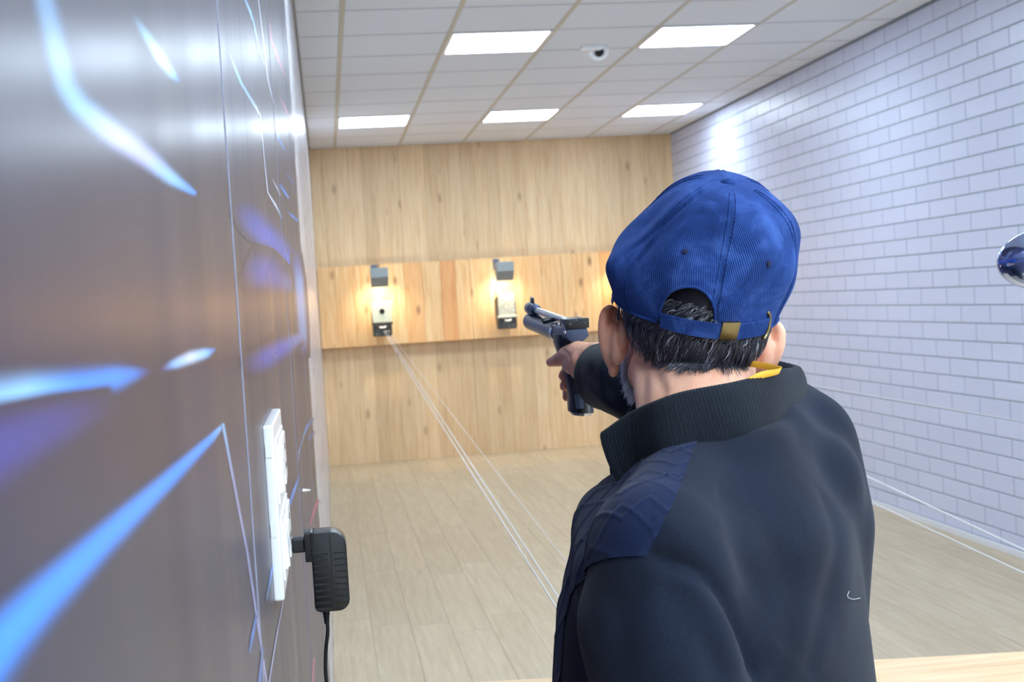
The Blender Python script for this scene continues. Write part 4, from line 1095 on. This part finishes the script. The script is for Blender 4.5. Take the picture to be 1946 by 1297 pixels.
# spectacles
gl = MB()
for s in (-1, 1): gl.tube(cat_rom([h(s*.062, .088, .014), h(s*.077, .05, .018), h(s*.080, .012, .022), h(s*.081, -.002, .012)], 6), .0013, 8)
for s in (-1, 1): gl.tube([h(s*.034+.024*math.cos(a), .104, .008+.017*math.sin(a)) for a in [k*PI/12 for k in range(25)]], .0011, 6)
gl.tube([h(-.011, .105, .014), h(0, .107, .017), h(.011, .105, .014)], .0012, 6)
for s in (-1, 1): gl.tube([h(s*.058, .103, .012), h(s*.062, .088, .014)], .0013, 6)
gl.build('spectacles', mat('blue_grey_frame', srgb(60, 90, 130), .3), man, True)

# ------------------------------------------------------------ the pistol
gp = thing('air_pistol', 'black target air pistol held out in the man\'s right hand', 'pistol', P(1100, 720, 1.95))
Y0 = 1.935
gr_ = P(1097, 637, Y0)                      # centre of the receiver's rear face
gf = (P(1010, 611, 2.29)-P(1062, 632, 2.06)).normalized(); gR = gf.cross(Vector((0, 0, 1))).normalized(); gU = gR.cross(gf)
g_ = lambda r, f, u: gr_ + gR*r + gf*f + gU*u
GM = Matrix(((gR.x, gf.x, gU.x, gr_.x), (gR.y, gf.y, gU.y, gr_.y), (gR.z, gf.z, gU.z, gr_.z), (0, 0, 0, 1)))
def gloft(secs, name, mt, bevel=.0015, par=gp, sm='auto'):
    n = len(secs[0]); vs = [GM @ Vector(p) for s_ in secs for p in s_]
    fs = [(i_*n+k, i_*n+(k+1) % n, (i_+1)*n+(k+1) % n, (i_+1)*n+k) for i_ in range(len(secs)-1) for k in range(n)]+[tuple(range(n))[::-1], tuple((len(secs)-1)*n+k for k in range(n))]
    return MB().add(vs, fs).build(name, mt, par, sm, bevel)
hexa = lambda w, t_, b_, ch: [(-w+ch*.3, t_), (w-ch*.3, t_), (w, b_+ch*1.1), (w-ch*1.3, b_), (-w+ch*1.3, b_), (-w, b_+ch*1.1)]
cX = (P(1062, 632, 2.06)-gr_).dot(gR); cU = (P(1062, 632, 2.06)-gr_).dot(gU)
gloft([[(x, f, u) for x, u in hexa(w, t_, b_, ch)] for f, w, t_, b_, ch in ((0, .0185, .0095, -.0105, .007), (.012, .0190, .0105, -.0125, .007), (.05, .0178, .0085, -.014, .006), (.125, .0150, .006, -.017, .005))], 'receiver', M['gun_frame'])
cyl = lambda prof, name, mt, x, u, par=gp: lathe(MB(), g_(x, 0, u), gf, prof, 36).build(name, mt, par, 'auto')
cyl([(.115, .0160), (.121, .0166), (.124, .0166), (.126, .0160)], 'cylinder_ring', M['chrome'], cX, cU)
cyl([(.12, .0155), (.345, .0155), (.3455, .0150), (.347, .0150), (.3475, .0157), (.358, .0157), (.362, .0140), (.362, .009), (.35, .008)], 'air_cylinder', M['gun_blue'], cX, cU)
cyl([(.3452, .0158), (.3475, .0159)], 'cylinder_line', M['steel'], cX, cU)
bU = cU+.0245; bX = cX-.0015
cyl([(.05, .0056), (.33, .0056)], 'barrel', M['steel'], bX, bU)
cyl([(.300, .0068), (.302, .0098), (.318, .0102), (.322, .0112), (.355, .0112), (.358, .0095), (.358, .004)], 'muzzle_sleeve', M['gun_blue'], bX, bU)
gloft([[(bX+x, f, bU+u) for x, u in ((-.0022, .009), (.0022, .009), (.0018, h_), (-.0018, h_))] for f, h_ in ((.322, .020), (.336, .0225), (.345, .010))], 'front_sight', M['gun_black'], .0003)
gloft([[(bX+x, f, u) for x, u in ((-.007, bU-.004), (.007, bU-.004), (.008, cU+.010), (-.008, cU+.010))] for f in (.318, .345)], 'barrel_bracket', M['gun_black'], .001)
# rear sight
sx = (P(1096, 614, Y0)-gr_).dot(gR); su = (P(1096, 615, Y0)-gr_).dot(gU)
nt = .0022
gloft([[(sx-.0185, f, su-.0075), (sx+.0185, f, su-.0075), (sx+.0185, f, su+.0078), (sx+nt, f, su+.0078), (sx+nt, f, su+.0052), (sx-nt, f, su+.0052), (sx-nt, f, su+.0078), (sx-.0185, f, su+.0078)] for f in (-.004, .004)], 'rear_sight', M['gun_black'], .0005)
gloft([[(sx-.0175, f, su-.007), (sx+.0175, f, su-.007), (sx+.0165, f, su+.0062), (sx-.0165, f, su+.0062)] for f in (.004, .048)], 'sight_base', M['gun_black'], .001)
for q in (-1, 1): lathe(MB(), g_(sx+q*.0115, -.0038, su-.0005), -gf, [(0, .0017), (.0010, .0017), (.0013, .0009)], 14).build('sight_screw', M['dark_metal'], gp, 'auto')
MB().tube([g_(-.0155, .005, .004), g_(-.0162, .008, .009), g_(-.0158, .028, .0145), g_(bX-.004, .085, .0175)], .0016, 8).build('link_rod', M['chrome'], gp, True)
lathe(MB(), g_(-.017, -.0, .0045), gf, [(.002, .0022), (.004, .0030), (.01, .0025)], 14).build('pivot_pin', M['chrome'], gp, 'auto')
kb = P(1041, 610, 2.08)
MB().tube([kb+Vector((-.010, .0, -.0005)), kb+Vector((-.0085, 0, 0)), kb+Vector((-.003, 0, .0005)), kb+Vector((.004, 0, .001)), kb+Vector((.02, 0, .001))], [.0035, .0052, .0052, .0035, .003], 14).build('cocking_knob', M['gun_black'], gp, 'auto')
# frame neck and grip
def gsec(px0, px1, py, Y, dep):          # a rounded section between two picture columns, dep thick along the view
    a_, c_ = P(px0, py, Y), P(px1, py, Y); mid = (a_+c_)/2; ax = (c_-a_)/2; dp = Vector((0, dep/2, 0)); out = []
    for k in range(16):
        th = 2*PI*k/16; cs, sn = math.cos(th), math.sin(th)
        out.append(mid+ax*math.copysign(abs(cs)**.6, cs)+dp*math.copysign(abs(sn)**.6, sn))
    return out
def wloft(secs, name, mt, bevel=0):
    n = len(secs[0]); vs = [p for s_ in secs for p in s_]
    fs = [(i_*n+k, i_*n+(k+1) % n, (i_+1)*n+(k+1) % n, (i_+1)*n+k) for i_ in range(len(secs)-1) for k in range(n)]+[tuple(range(n))[::-1], tuple((len(secs)-1)*n+k for k in range(n))]
    return MB().add(vs, fs).build(name, mt, gp, 'auto', bevel)
wloft([gsec(1054, 1098, 636, 2.00, .09), gsec(1055, 1098, 652, 1.995, .075), gsec(1060, 1100, 668, 1.985, .06), gsec(1068, 1104, 690, 1.975, .05), gsec(1074, 1110, 715, 1.965, .048),
       gsec(1079, 1116, 740, 1.955, .05), gsec(1081, 1120, 755, 1.95, .056), gsec(1081, 1124, 770, 1.945, .062), gsec(1082, 1125, 783, 1.94, .064)], 'grip', M['gun_black'])
wloft([gsec(1085, 1122, 782, 1.94, .056), gsec(1087, 1120, 788.5, 1.938, .05)], 'grip_base', M['steel'])
wloft([gsec(1094, 1110, 786, 1.935, .04), gsec(1095, 1109, 789.5, 1.932, .036)], 'base_plate', M['gun_black'])
MB().box((-.0055, -.004, -.012), (.0055, .004, .010), Matrix.Translation(P(1101, 762, 1.908))).build('grip_screw_block', M['gun_frame'], gp, 'auto', .001)
for q in range(5): MB().tube([P(1054+q*3, 652+q*4.2, 2.03-q*.004), P(1064+q*3, 652+q*4.2, 2.03-q*.004)], .0022, 8).build('grip_ridge', M['gun_black'], gp, True)
tg = [P(1062, 668, 2.05), P(1064, 690, 2.055), P(1080, 700, 2.045), P(1088, 700, 2.02)]
MB().tube(cat_rom([g_(.002, .125, -.018), g_(.002, .128, -.038), g_(.002, .112, -.046), g_(.002, .085, -.044)], 6), .0028, 8).build('trigger_guard', M['gun_black'], gp, True)
MB().tube(cat_rom([g_(.002, .108, -.018), g_(.002, .104, -.028), g_(.002, .108, -.038)], 5), .002, 8).build('trigger', M['steel'], gp, True)
